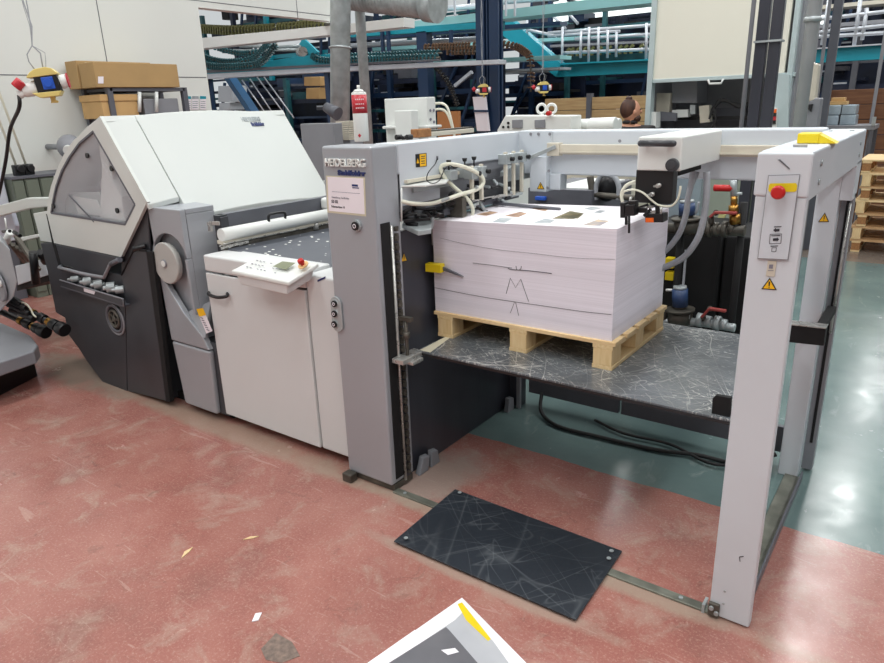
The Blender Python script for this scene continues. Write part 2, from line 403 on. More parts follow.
# inside of the front post: slot, rod, chain
MB().box(0, .004, .03, .088, .06, 1.285).build('lift_slot', 'blackm', post)
MB().box(0, .003, .1, .142, .03, 1.22).build('slot_lip', 'darkplate', post)
MB().cyl((.008, .092, .03), (.008, .092, 1.27), .007, n=10).build('guide_rod', 'steel', post)
mb = MB()
for k in range(56):
    z = .06 + k * .0215
    mb.box(.006, .02, .11, .124, z, z + .011)
    if k % 2: mb.box(.008, .017, .105, .129, z + .008, z + .02)
mb.build('lift_chain', 'iron', post)
# dark side plate of the pile well
MB().box(-.07, -.04, .14, 1.17, .0, 1.22).build('well_side_plate', 'darkplate', fd, .003)
MB().box(-.042, -.034, .14, .16, .02, 1.2).build('plate_edge', 'mgrey', fd, .002)
for x, y, lean in ((-.02, .2, .02), (-.02, .30, -.01), (-.02, 1.06, 0)):
    MB().prism([(x, y, .0), (x, y + .075, .0), (x, y + .07 + lean, .075), (x, y + .02 + lean, .085)], (.035, -.01, 0)).build('plate_bracket', 'mgrey', fd, .004)
warn(fd, *(P(*p, 0, -.038) for p in ((403.8, 252.4), (400, 262.5), (407.4, 261))), (1, 0, 0))
# ceiling-height side beam, rear beam, right header
MB().box(-.13, 0, .168, 1.22, 1.475, 1.604).build('side_beam', 'lgrey', fd, .006)
MB().box(0, .0015, .172, .46, 1.34, 1.60).build('beam_cover_plate', 'lgrey', fd)
MB().box(.0, 1.46, 1.2, 1.32, 1.383, 1.608).build('rear_beam', 'lgrey', fd, .01, 3)
MB().box(.0, .2, 1.192, 1.2, 1.385, 1.606).build('joint_plate', 'lgrey', fd, .002)
mb = MB(); mb.box(.1, .197, 1.14, 1.26, 1.297, 1.478); mb.box(.197, .26, 1.18, 1.26, 1.305, 1.39)
br = mb.build('hanging_bracket', 'lgrey', fd, .004)
mb = MB()
for px, py in ((531, 134), (538.5, 134), (550, 134), (549, 171), (548, 188), (620, 141)):
    c = P(px, py, 1, 1.19 if py < 140 else 1.138); mb.cyl(c, c + V((0, -.004, 0)), .008, n=10)
mb.build('bolt', 'mgrey', fd)
warn(br, *(P(*p, 1, 1.139) for p in ((540.5, 182), (537, 189), (544.5, 189.2))), (0, -1, 0))
mb = MB(); mb.box(.2, 1.46, 1.165, 1.2, 1.49, 1.54)
rl = mb.build('slide_rail', 'cream', fd, .004)
mb = MB(); mb.box(.19, .262, 1.155, 1.2, 1.482, 1.548); mb.build('rail_end', 'cream', rl, .003)
MB().box(.26, 1.46, 1.155, 1.168, 1.5, 1.506).build('rail_groove', 'cream', rl)
hd = MB().box(1.463, 1.6, .012, 1.318, 1.46, 1.6).build('right_header', 'lgrey', fd, .008, 3)
mb = MB(); mb.box(1.459, 1.601, -.004, .014, 1.474, 1.596)
cap = mb.build('header_end_cap', 'lilac', fd, .007, 3)
MB().prism([P(*p, 1, -.006) for p in ((778, 159.6), (780, 159.4), (789.6, 168.2), (789.4, 169.6))], (0, .004, 0)).build('slot', 'dgrey', cap)
mb = MB()
for p in ((821, 163), (818.5, 182), (860.5, 143), (859, 155)):
    c = P(*p, 0, 1.6); mb.cyl(c, c + V((.004, 0, 0)), .009, n=12)
for p in ((852, 131), (830, 131.2)):
    c = P(*p, 2, 1.6); mb.cyl(c, c + V((0, 0, .003)), .009, n=12)
mb.build('bolt', 'zinc', hd)
MB().prism([P(*p, 2, 1.6) for p in ((793, 144.9), (807.6, 144.9), (807.4, 147.4), (793.2, 147.2))], (0, 0, .001)).build('nameplate', 'dgrey', hd)
rp = MB().box(1.464, 1.598, 0, .04, .006, 1.475).build('right_front_post', 'lilac', fd, .006, 3)
MB().box(1.463, 1.5, -.014, .0, .008, .062).build('corner_bracket', 'iron', rp, .003)
mb = MB(); mb.cyl((1.475, -.014, .045), (1.475, -.022, .045), .008, n=10); mb.cyl((1.493, -.014, .03), (1.493, -.022, .03), .008, n=10)
for p in ((723.5, 603.5), (724.8, 591.2)):
    c = P(*p, 1, 0); mb.cyl(c, c + V((0, -.003, 0)), .004, n=8)
mb.build('bolt', 'zinc', rp)
mb = MB(); a = P(739.5, 557, 1, -.001); c = P(743.5, 556.4, 1, -.001); d = P(740, 561.5, 1, -.001)
mb.obox(a, c, .002, .002, (0, 1, 0)); mb.obox(a, d, .002, .002, (0, 1, 0)); mb.build('pen_tick', 'ink', rp)
# control panel with the emergency stop
q = [P(*p, 1, -.0065) for p in ((768.2, 175.2), (800.2, 174.2), (788, 260.3), (757.4, 258.7))]
pn = MB().prism(q, (0, .0065, 0)).build('control_panel', 'mgrey', fd)
q2 = [P(*p, 1, -.0068) for p in ((768.9, 176), (799.4, 175), (787.4, 259.4), (758.2, 257.9))]
MB().prism(q2, (0, -.001, 0)).build('panel_plate', 'lgrey', pn)
yy = -.0085
MB().prism([P(*p, 1, yy) for p in ((770.5, 183.4), (796, 183), (797.3, 185.5), (796.6, 190.8), (794.5, 191.8), (769.5, 192), (768.3, 190), (769, 185))], (0, -.0006, 0)).build('stop_backing', 'yellow', pn)
c = P(780.8, 191, 1, yy); 
mb = MB(); mb.cyl(c, c + V((0, -.03, 0)), .0115, n=20); mb.build('stop_stem', 'black', pn)
mb = MB(); c2 = c + V((0, -.028, 0)); mb.cyl(c2, c2 + V((0, -.01, 0)), .016, .02, 28); mb.cyl(c2 + V((0, -.01, 0)), c2 + V((0, -.018, 0)), .02, .015, 28)
mb.build('emergency_stop_button', 'red', pn, .002)
mb = MB()
def onP(px, py): return P(px, py, 1, yy)
mb.prism([onP(*p) for p in ((774, 226.5), (781.5, 226.2), (781.4, 227.1), (773.9, 227.4))], (0, -.0004, 0))
mb.prism([onP(*p) for p in ((773.2, 230), (776, 227.8), (776, 229), (779.6, 228.8), (779.4, 231.4), (775.8, 231.6), (775.6, 232.4))], (0, -.0004, 0))
o_ = [(770.2, 234.3), (781.6, 233.9), (780.8, 243.4), (769.4, 243.6)]
for i in range(4): mb.obox(onP(*o_[i]), onP(*o_[(i + 1) % 4]), .0012, .0008, (0, 1, 0))
mb.prism([onP(*p) for p in ((771.4, 235.4), (780.4, 235), (780.3, 235.9), (771.3, 236.2))], (0, -.0004, 0))
mb.prism([onP(*p) for p in ((773, 238.4), (777, 238), (777, 237.2), (779.2, 239.4), (776.6, 241.8), (776.8, 240.8), (772.8, 241))], (0, -.0004, 0))
mb.prism([onP(*p) for p in ((770.6, 245.8), (778, 245.5), (777.9, 246.3), (770.5, 246.6))], (0, -.0004, 0))
o_ = [(772, 247.8), (776.4, 247.6), (775.9, 251.4), (771.5, 251.6)]
for i in range(4): mb.obox(onP(*o_[i]), onP(*o_[(i + 1) % 4]), .001, .0008, (0, 1, 0))
mb.build('panel_symbols', 'ink', pn)
pl = MB().prism([P(*p, 1, -.001) for p in ((768, 260.6), (776.8, 260.9), (774.6, 276.6), (765.8, 276))], (0, -.0015, 0)).build('small_plate', 'cream', rp)
mb = MB(); mb.prism([P(*p, 1, -.003) for p in ((769.3, 264.5), (773.3, 264.5), (772.7, 268.7), (768.8, 268.5))], (0, -.0004, 0))
mb.prism([P(*p, 1, -.003) for p in ((768, 270.2), (773.6, 270.3), (773.5, 271), (767.9, 270.9))], (0, -.0004, 0)); mb.build('plate_print', 'greyink', rp)
warn(rp, *(P(*p, 1, -.001) for p in ((769.8, 277.5), (761.3, 289), (776.8, 290))), (0, -1, 0))
# rear right post: front box and recessed rail
bp = MB().box(1.467, 1.553, 1.16, 1.24, 0, 1.47).build('rear_post', 'lgrey', fd, .004)
mb = MB(); mb.box(1.553, 1.6, 1.25, 1.31, .015, 1.34); mb.build('rear_post_channel', 'mgrey', fd, .002)
mb = MB(); mb.box(1.553, 1.6, 1.16, 1.31, 1.32, 1.475); mb.build('post_gusset', 'lgrey', fd, .002)
MB().box(1.574, 1.586, 1.245, 1.252, .16, 1.32).build('channel_slot', 'blackm', fd)
warn(bp, *(P(*p, 1, 1.159) for p in ((824.9, 212.6), (818, 222), (829.2, 222))), (0, -1, 0))
arm = MB().box(1.475, 1.60, 1.06, 1.12, .835, .92)
# horizontal lift arm between the right posts
q = [P(*p, 1, .8) for p in ((788.8, 324), (826, 328), (823.5, 346), (785.5, 342))]
arm = MB().prism(q, (.0, .05, 0)).build('lift_arm', 'blackm', fd, .002)
MB().prism([P(*p, 1, .795) for p in ((788.8, 324), (826, 328), (826, 329), (788.8, 325))], (0, .06, 0)).build('arm_edge', 'steel', arm)
MB().cyl((1.59, 1.23, .72), (1.59, 1.23, 1.3), .006, n=8).build('tension_cable', 'steel', fd)
MB().box(1.565, 1.6, .86, 1.22, .82, .85).build('arm_slider', 'blackm', fd, .003)
# floor rails
fr = MB().box(0, 1.48, .0, .04, 0, .009).build('floor_strip', 'greenplate', fd, .002)
mb = MB(); mb.cyl((.06, .02, .009), (.06, .02, .013), .008, n=10); mb.cyl((1.36, .02, .009), (1.36, .02, .013), .008, n=10); mb.box(1.44, 1.45, -.004, .044, .0, .035); mb.build('rail_screw', 'zinc', fr)
MB().box(1.5, 1.575, .1, 1.16, 0, .012).build('floor_rail', 'greenplate', fd, .002)
MB().box(1.568, 1.576, .1, 1.16, 0, .045).build('rail_lip', 'dgrey', fd, .001)
# lift table
tb = MB().box(.045, 1.445, .18, 1.14, .664, .68).build('lift_table', 'table', fd, .002)
MB().box(.045, 1.445, .177, .18, .661, .672).build('table_edge', 'black', tb)
MB().box(.06, .16, .06, .17, .66, .675)
mb = MB(); mb.prism([(.06, .184, .681), (.12, .184, .681), (.07, .44, .681), (.05, .44, .681)], (0, 0, .001)); mb.build('dust_patch', 'tape', tb)
q = [P(*p, 1, .2) for p in ((712.5, 398.5), (716, 395.5), (731, 398), (729.5, 418.5), (711.3, 414.5))]
MB().prism(q, (0, .02, 0)).build('side_stop', 'blackm', tb, .002)
for p in ((772, 409), (774, 440)): pass
MB().box(1.478, 1.5, .15, .17, .6, .72).build('table_roller_mount', 'blackm', tb)
# clamp on the left corner of the table
c1 = P(403, 345, 1, .1)
mb = MB(); mb.box(.01, .075, .04, .2, .655, .678); mb.box(.02, .09, .09, .17, .64, .656)
cm = mb.build('corner_clamp', 'steel', fd, .003)
mb = MB(); mb.cyl((.045, .11, .67), (.045, .11, .85), .009, n=12); mb.cyl((.045, .11, .76), (.045, .11, .79), .016, n=12); mb.box(.0, .08, .1, .122, .842, .86); mb.build('clamp_screw', 'iron', cm)
# rear lower frame below the table
CZ0, CZ1 = .075, .21
for x0, x1 in ((.05, .62), (.635, 1.46)):
    MB().box(x0, x1, 1.24, 1.27, CZ0, CZ1).build('rear_cross_member', 'dgrey', fd, .002)
MB().box(-.05, .03, 1.17, 1.24, 0, .7).build('rear_left_post', 'darkplate', fd, .002)
MB().box(.02, .045, 1.14, 1.16, .0, .66).build('rear_guide', 'mgrey', fd, .002)
mb = MB(); mb.tube(spline([(.15, 1.22, .1), (.2, 1.12, .03), (.35, 1.03, .015), (.6, 1.03, .015), (.9, 1.05, .015), (1.1, 1.1, .02), (1.3, 1.12, .02), (1.45, 1.16, .1)]), .011); mb.build('floor_cable', 'rubber', fd)
mb = MB(); mb.tube(spline([(.5, 1.2, .02), (.7, 1.13, .02), (.95, 1.14, .02), (1.2, 1.05, .02), (1.4, 1.2, .03)]), .008); mb.build('floor_cable', 'rubber', fd)
# carriage on the rail with its handle
X0, X1, Y0, Z0, Z1 = .882, 1.058, .61, 1.476, 1.606
cg = MB().box(X0, X1, Y0, 1.17, Z0, Z1).build('carriage', 'white', fd, .006, 3)
mb = MB(); y = Y0 - .035; z = 1.583; mb.tube([(X0 + .024, y, z), (X1 - .024, y, z)], .0125, 14); mb.sph((X0 + .024, y, z), .0125); mb.sph((X1 - .024, y, z), .0125); mb.build('grip_bar', 'dark', cg)
mb = MB(); mb.box(X0 + .03, X0 + .05, y, Y0, z - .01, z + .006); mb.box(X1 - .055, X1 - .035, y, Y0, z - .01, z + .006); mb.build('grip_mount', 'dark', cg, .002)
mb = MB(); c = P(673, 165, 1, Y0); mb.cyl(c, c + V((0, -.02, 0)), .0265, .0245, 28); mb.cyl(c + V((0, -.02, 0)), c + V((0, -.024, 0)), .018, .016, 28); mb.build('knob', 'dark', cg, .002)
MB().box(X0 - .006, X1 - .03, Y0 + .012, Y0 + .07, 1.345, Z0).build('carriage_block', 'black', cg, .003)
MB().box(X0 + .04, X1 - .06, Y0 + .18, 1.1, 1.44, Z0).build('carriage_slot', 'blackm', cg)
mb = MB()
for px, py in ((659.5, 185.3), (653, 194)):
    c = P(px, py, 1, Y0 + .01); mb.cyl(c, c + V((0, -.025, 0)), .009, n=12); mb.sph(c + V((.008, -.025, .003)), .009, 8); mb.cyl(c + V((-.02, -.01, -.004)), c + V((0, -.012, 0)), .004, n=8)
mb.build('air_fitting', 'steel', cg)
mb = MB()
mb.tube(spline([P(*p, 1, Y0 - .01) for p in ((622.6, 196), (624, 192), (629, 190), (635, 189.8), (643, 192.8), (651, 199.6), (657.7, 204.7), (666.7, 206.4), (673, 205), (678, 198.5), (680.2, 190), (680.5, 186))]), .0042)
mb.build('air_tube', 'hose', cg)
mb = MB(); mb.tube(spline([P(*p, 1, Y0 + .05) for p in ((622.6, 202), (621.5, 194), (625, 187), (630, 183.5), (636, 181.5))]), .0075); mb.build('suction_hose', 'hose', cg)
# side-guide gripper cluster on the pile corner
def bxp(mb, x0, y0, x1, y1, yp, d):
    mb.prism([P(*p, 1, yp) for p in ((x0, y0), (x1, y0), (x1, y1), (x0, y1))], (0, d, 0)); return mb
yg = .47
gcl = bxp(MB(), 625, 205, 634, 216, yg - .01, .05).build('gripper_block', 'black', cg, .002)
for r_ in ((620, 203, 624.5, 218, yg, .04), (628, 201, 636, 206, yg, .03), (624.5, 216, 627, 225, yg, .01), (645, 214, 663, 222.5, .59, .06), (634, 208, 646, 213, .5, .02), (655, 206, 660, 214, .6, .03)):
    bxp(MB(), *r_).build('gripper_block', 'black', cg, .002)
MB().cyl(P(629.2, 216, 1, yg), P(629, 233, 1, yg), .005, n=8).build('gripper_pin', 'black', cg)
yg = .59
mb = MB(); bxp(mb, 645.5, 218, 653.5, 222.4, yg - .003, .01); mb.build('orange_cap', 'orange', gcl)
mb = MB(); bxp(mb, 636, 209, 642, 212, yg - .008, .02); mb.cyl(P(629.5, 203, 1, yg - .012), P(631, 197, 1, yg - .012), .006, n=8); bxp(mb, 647, 206, 652, 208.5, yg, .02); bxp(mb, 651, 211, 655, 213.5, yg, .02); mb.cyl(P(661, 207, 1, yg), P(661, 214, 1, yg), .005, n=8); mb.build('steel_fitting', 'steel', gcl)
mb = MB(); mb.obox(P(638, 208, 1, yg), P(648, 204.5, 1, yg), .01, .01); mb.obox(P(644, 216, 1, yg), P(651, 209, 1, yg), .008, .012); mb.build('clamp_lever', 'black', gcl)
# grey air hoses behind the carriage
mb = MB(); mb.tube(spline([P(*p, 1, 1.0) for p in ((706.5, 172), (706.8, 182), (706.2, 200), (703, 222), (697, 240), (685, 256), (672, 264), (662, 268))]), .0145, 10); mb.build('air_hose', 'ghose', fd)
mb = MB(); mb.tube(spline([P(*p, 1, 1.02) for p in ((693, 170), (691.5, 182), (688, 198), (686, 214), (680, 232), (672, 244), (664, 252))]), .0135, 10); mb.build('air_hose', 'ghose', fd)
mb = MB(); mb.tube(spline([P(*p, 1, 1.1) for p in ((697, 172), (693, 182), (690, 190), (688, 200))]), .012, 10); mb.build('air_hose', 'ghose', fd)

# ---- suction head over the pile (left side)
sh = []
MB().box(-.125, .03, .45, 1.15, 1.26, 1.3).build('head_floor', 'dgrey', fd, .003)
MB().box(-.12, -.02, .18, 1.18, 1.27, 1.476).build('head_side_plate', 'mgrey', fd, .004)
MB().box(.0, .03, .75, 1.17, 1.285, 1.39).build('head_inner_plate', 'dark', fd, .003)
mb = MB(); mb.prism([P(*p, 0, .01) for p in ((500, 172), (507, 165.5), (548, 160), (548, 174), (500, 182))], (.03, 0, 0))
mb.build('head_rail', 'zinc', fd, .002)
for i, (px, pt, pb) in enumerate(((471.5, 166, 200), (481, 164, 200), (505.5, 152, 195), (513.5, 151, 195), (521.7, 150, 192))):
    x = .09; top = P(px, pt, 0, x); bot = P(px + .3, pb, 0, x)
    o = MB().box(x - .008, x + .008, top.y - .009, top.y + .009, bot.z, top.z).build('suction_bar', 'cream', fd, .002)
    MB().box(x - .03, x + .02, top.y - .024, top.y + .024, top.z - .06, top.z - .01).build('bar_clamp', 'zinc', o, .003)
    mb = MB(); k = V((x + .03, top.y + .02, top.z - .035)); mb.cyl(k - V((.02, 0, 0)), k + V((.008, 0, 0)), .011, n=10); mb.build('clamp_knob', 'black', o, .002)
    MB().obox((x, top.y, bot.z + .004), (x - .06, top.y - .12, bot.z - .004), .012, .006).build('sucker_arm', 'steel', o)
for px, py in ((448.7, 163.5), (464.7, 161.5), (474, 160)):
    c = P(px, py, 0, .03); mb = MB(); mb.cyl(c, c + V((0, 0, .016)), .009, .013, 12); mb.cyl(c + V((0, 0, -.04)), c, .004, n=8)
    o = mb.build('thumb_screw', 'black', fd); MB().box(c.x - .03, c.x + .03, c.y - .03, c.y + .03, c.z - .075, c.z - .03).build('screw_block', 'zinc', o, .004)
# cream hose loop
mb = MB()
hp = [(70, 450), (150, 466), (250, 466), (350, 440), (450, 405), (540, 378), (588, 338), (578, 292), (520, 255), (450, 228), (385, 216), (335, 222), (320, 248), (345, 298), (395, 352), (450, 400), (500, 450), (522, 500), (515, 545), (488, 562)]
xs = [.02, .05, .07, .09, .1, .11, .12, .12, .11, .09, .06, .03, .02, .03, .05, .08, .1, .1, .09, .08]
mb.tube(spline([P(390 + a / 6.314, 130 + c / 6.314, 0, x) for (a, c), x in zip(hp, xs)]), .0095, 10); mb.build('cream_hose', 'hose', fd)
mb = MB(); mb.tube(spline([P(390 + a / 6.314, 130 + c / 6.314, 0, .01 if c < 230 and a < 300 else .11) for a, c in ((298, 180), (285, 215), (255, 250), (235, 285), (235, 320), (270, 337), (310, 320), (330, 280), (350, 240), (380, 225), (405, 240))]), .0022, 6); mb.build('thin_cable', 'rubber', fd)
mb = MB(); mb.tube([P(437.2, 156, 0, .003), P(437.2, 160, 0, .003)], .005, 8); mb.build('cable_gland', 'dgrey', fd)
# yellow sign on the side beam
sg = MB().prism([P(*p, 0, .002) for p in ((415.3, 154.3), (426.2, 152.9), (426.6, 166.3), (415.9, 167.4))], (.002, 0, 0)).build('danger_sign', 'black', fd)
MB().prism([P(*p, 0, .0042) for p in ((419.6, 154.4), (425.8, 153.6), (426.1, 165.8), (420, 166.6))], (.0008, 0, 0)).build('sign_field', 'wyellow', sg)
MB().prism([P(*p, 0, .0042) for p in ((417.6, 158.5), (416.4, 163.4), (419.2, 163.1))], (.0008, 0, 0)).build('sign_triangle', 'wyellow', sg)
mb = MB()
for k, py in enumerate((156.3, 158.3, 161, 163.2)): mb.prism([P(*p, 0, .0051) for p in ((421, py), (424.8, py - .5), (424.9, py + .2), (421.1, py + .7))], (.0004, 0, 0))
mb.build('sign_text', 'ink', sg)
# white lead-in tray and mechanism at the post
mb = MB(); mb.prism([P(*p, 2, 1.42) for p in ((401, 182), (440, 178.5), (452, 177), (446, 184), (425, 187), (401, 187.5))], (0, 0, .008)); mb.build('sheet_tray', 'white', fd, .002)
MB().box(0.002, .02, .2, .6, 1.435, 1.45).build('tray_rail', 'cream', fd, .002)
MB().box(0.002, .016, .25, .55, 1.39, 1.41).build('tray_lip', 'zinc', fd, .002)
rnd = random.Random(3)
for k in range(26):
    y = rnd.uniform(.2, .75); x = rnd.uniform(-.02, .07); z = rnd.uniform(1.25, 1.33)
    d = V((rnd.uniform(-1, 1), rnd.uniform(-1, 1), rnd.uniform(-.4, .4))).normalized() * rnd.uniform(.02, .06)
    if k % 3: MB().obox(V((x, y, z)) - d, V((x, y, z)) + d, .016, .014).build('linkage_bar', 'black', fd, .002)
    else: MB().cyl(V((x, y, z)) - d, V((x, y, z)) + d, .009, n=10).build('linkage_rod', 'black', fd, .002)
for k in range(34):
    y = rnd.uniform(.32, 1.05); x = rnd.uniform(.0, .1); z = rnd.uniform(1.27, 1.38)
    d = V((rnd.uniform(-1, 1), rnd.uniform(-1, 1), rnd.uniform(-.5, .5))).normalized() * rnd.uniform(.015, .05)
    mm = 'zinc' if k % 4 else 'black'
    if k % 2: MB().obox(V((x, y, z)) - d, V((x, y, z)) + d, .014, .012).build('linkage_bar', mm, fd, .002)
    else: MB().cyl(V((x, y, z)) - d, V((x, y, z)) + d, .008, n=10).build('linkage_rod', mm, fd, .002)
mb = MB(); mb.prism([P(*p, 2, 1.25) for p in ((402, 224), (412, 214), (432, 217), (431, 229), (418, 231))], (0, 0, -.02)); mb.prism([P(*p, 1, .33) for p in ((420, 219), (432, 217.5), (431, 229), (422, 231))], (0, .02, 0)); mb.build('linkage_cover', 'zinc', fd, .002)
mb = MB()
for k in range(5):
    a = P(398 + k * 2, 215 + k * 2, 1, .17 + .01 * k); mb.cyl(a, a + V((.06, .02, .03 - .015 * k)), .008, n=10)
mb.build('cable_bundle', 'rubber', fd)
MB().cyl(P(401.5, 188, 1, .15), P(401.5, 222, 1, .15), .004, n=8).build('vertical_rod', 'white', fd)
MB().cyl((-.03, .43, 1.12), (-.03, .43, 1.26), .004, n=8).build('vertical_rod', 'steel', fd)
MB().box(.0, .1, .5, .535, 1.25, 1.34).build('pickup_block', 'iron', fd, .003)
MB().tube([P(478, 201.5, 2, 1.262), P(560, 209.3, 2, 1.262)], .0085, 10).build('hold_down_bar', 'dgrey', fd)
MB().obox((.1, 1.12, 1.47), (.245, 1.15, 1.53), .012, .02).build('rail_lever', 'zinc', fd, .003)

# ================================================================== pallet, pile, wedges
def pallet(x0, x1, y0, y1, z, h, name, label, group=None, m1='wood', blk='woodend', boards=5, base='wood'):
    t = thing(name, label, 'pallet', ((x0 + x1) / 2, (y0 + y1) / 2, z), group)
    bh = h * .14; n = boards; wd = (y1 - y0)
    bw = wd / (n + (n - 1) * .28)
    for i in range(n):
        yy0 = y0 + i * bw * 1.28
        MB().box(x0, x1, yy0, yy0 + bw, z + h - bh, z + h).build('deck_board', m1, t, .002)
    bx = (x1 - x0)
    for i in range(3):
        cx = x0 + .065 + (bx - .12) * i / 2
        MB().box(cx - .045, cx + .045, y0, y1, z + h - 2 * bh, z + h - bh).build('stringer', 'wood_y' if base == 'wood' else base, t, .002)
        MB().box(cx - .045, cx + .045, y0, y1, z, z + bh).build('bottom_board', 'wood_y' if base == 'wood' else base, t, .002)
        for j in range(3):
            cy = y0 + .05 + (y1 - y0 - .1) * j / 2
            MB().box(cx - .042, cx + .042, cy - .05, cy + .05, z + bh, z + h - 2 * bh).build('block', blk, t, .003)
    return t
pallet(-.012, .915, .395, 1.03, .68, .125, 'wooden_pallet', 'pale pine pallet on the steel lift table under the big paper pile')
stk = MB()
sx0, sx1, sy0, sy1, sz0 = -.01, .893, .408, 1.02, .8052
N = 14
g = {}
for k in range(7):
    f = k / 6
    for j, (u, v) in enumerate([(i / N, 0) for i in range(N)] + [(1, i / 8) for i in range(8)] + [(1 - i / N, 1) for i in range(N)] + [(0, 1 - i / 8) for i in range(8)]):
        x = sx0 + (sx1 - sx0) * u; y = sy0 + (sy1 - sy0) * v
        top = 1.243 + .026 * u
        wob = .0008 * math.sin(9 * f + 2) * (1 if 0 < f < 1 else 0)
        g[k, j] = stk.b.verts.new((x + (wob if u in (0, 1) else 0), y + (wob if v in (0, 1) else 0), sz0 + (top - sz0) * f))
J = 2 * N + 16
for k in range(6):
    for j in range(J): stk.face([g[k, j], g[k, (j + 1) % J], g[k + 1, (j + 1) % J], g[k + 1, j]])
stk.face([g[6, j] for j in range(J)]); stk.face([g[0, J - 1 - j] for j in range(J)])
ps = thing('paper_pile', 'tall pile of white printed sheets on the pine pallet in the feeder', 'paper stack', (.44, .7, sz0))
stk.build('sheet_stack', 'stack', ps)
def ztop(x): return 1.243 + .026 * (x - sx0) / (sx1 - sx0)
ts = MB().hexa([V((x, y, ztop(x) + d)) for d in (.0004, .0016) for x, y in ((sx0, sy0), (sx1, sy0), (sx1, sy1), (sx0, sy1))]).build('top_sheet', 'paper', ps)
M['pic1'] = mat('print_olive', (150, 136, 96), .5, scale=25, col2=(84, 84, 60)); M['pic2'] = mat('print_brown', (206, 170, 140), .5, scale=22, col2=(110, 84, 70))
M['pic3'] = mat('print_grey', (186, 192, 194), .5, scale=18, col2=(140, 150, 156)); M['pic4'] = mat('print_tan', (226, 200, 160), .5, scale=18, col2=(120, 126, 150))
def pic(pts, m):
    q = [P(*p, 2, 1.259) for p in pts]; q = [V((c.x, c.y, ztop(c.x) + .0017)) for c in q]
    MB().prism(q, (0, 0, .0003)).build('printed_picture', m, ps)
pic(((560, 217), (572, 213.5), (583, 215), (578, 219.5), (566, 219.3)), 'pic1')
pic(((552, 219), (570, 211), (584, 214), (574, 220)), 'pic1')
pic(((533, 223), (545, 218.5), (555, 220.5), (550, 224)), 'pic3')
pic(((504, 214.5), (520, 210.5), (527, 212.5), (518, 216.5)), 'pic2')
pic(((492, 221), (500, 216.5), (513, 217.5), (505, 222)), 'pic3')
pic(((582, 227), (598, 221), (609, 223), (600, 228)), 'pic4')
pic(((532, 207.5), (545, 205), (552, 207), (545, 210.5)), 'pic2')
pic(((594, 213.5), (600, 210.8), (606, 212), (600, 214)), 'pic3')
pic(((584, 209), (592, 207), (602, 208.8), (592, 210.8)), 'pic3')
pic(((476, 212), (490, 209), (498, 210.5), (486, 214)), 'pic2')
# pen lines on the front face
mb = MB()
def stroke(pts, r=.0012):
    mb.tube(spline([P(*p, 1, sy0 - .0012) for p in pts], 4) if len(pts) > 3 else [P(*p, 1, sy0 - .0012) for p in pts], r, 5)
c7 = lambda *a: [(400 + x / 3.843, 160 + y / 3.843) for x, y in a]
stroke(c7((130, 490), (240, 512), (340, 530), (440, 545), (560, 562), (700, 582), (812, 594)), .0011)
stroke(c7((155, 300), (260, 325), (380, 345), (520, 360), (660, 376), (826, 382)), .0005)
stroke(c7((280, 396), (350, 404), (430, 415)), .0009); stroke(c7((415, 416), (430, 421), (500, 426), (583, 436)), .0014)
stroke(c7((446, 408), (448, 420), (456, 423), (464, 418), (466, 408)), .0012)
mb.tube([P(*p, 1, sy0 - .0012) for p in c7((408, 514), (424, 454), (444, 490), (464, 458), (494, 544))], .0012, 5)
mb.tube([P(*p, 1, sy0 - .0012) for p in c7((424, 588), (440, 546), (444, 546), (456, 598))], .0010, 5)
mb.build('pen_marks', 'ink', ps)
# yellow wedge stuck in the pile
def wedge(name, label, o, L, W, H, tip):
    t = thing(name, label, 'wedge', o)
    o = V(o); d = V(tip[0]); tl = tip[1]
    d.normalize(); s = V((-d.y, d.x, 0))
    b = MB(); a = [o + s * (W * u) + V((0, 0, H * v)) for u, v in ((-.5, 0), (.5, 0), (.5, 1), (-.5, 1))]
    b.prism(a, d * L); b.build('wedge_body', 'yellow', t, .003)
    return t, o, d, s
a = P(432, 270.5, 1, .385)
t, o, d, s = wedge('pile_wedge', 'yellow plastic wedge pushed into the front left of the paper pile', (a.x - .02, .375, a.z - .002), .085, .04, .04, ((1, .12, 0), 1))
b = MB(); e = o + d * .085
b.prism([e + V((0, 0, .026)), e + V((0, 0, .008)), e + d * .105 + V((0, 0, -.012))], s * .012); b.build('wedge_tip', 'dgrey', t)
a = P(809, 142.3, 2, 1.602)
t, o, d, s = wedge('marker_wedge', 'yellow plastic wedge lying on top of the right header beam', (a.x - .03, a.y, 1.601), .06, .09, .03, ((1, .05, 0), 1))
b = MB(); e = o + d * .06
b.prism([e + s * .045, e - s * .045, e - s * .045 + V((0, 0, .027)), e + s * .045 + V((0, 0, .027))], d * .001)
bb = MB(); v = [bb.b.verts.new(q) for q in (e + s * .045, e - s * .045, e - s * .045 + V((0, 0, .027)), e + s * .045 + V((0, 0, .027)), e + d * .05 + s * .045, e + d * .05 - s * .045)]
for f in ((0, 1, 2, 3), (0, 4, 5, 1), (3, 2, 5, 4), (0, 3, 4), (1, 5, 2)): bb.face([v[i] for i in f])
bb.build('wedge_tip', 'yellow', t); b.b.free()
# ================================================================== folding machine
fm = thing('folding_machine', 'big folding machine with white sloping hood, dark lower body and clear side window', 'machine', (-2.3, .6, 0))
def pf(pts, y=0): return [P(x, z, 1, y) for x, z in pts]
# body: dark lower part
mb = MB(); mb.prism(pf(((40, 243), (53, 243), (60, 262), (121, 275), (121, 257), (147, 205), (150, 250), (154, 320), (166, 401.5), (104, 383), (87, 360), (68.5, 335), (65, 318), (55.6, 312.5), (47, 270)), .03), (0, 1.1, 0))
body = mb.build('dark_body', 'dark', fm, .006)
MB().prism(pf(((33, 213.5), (47, 211), (54, 243), (40.5, 241)), .03), (0, 1.0, 0)).build('left_cover', 'side_white', fm, .004)
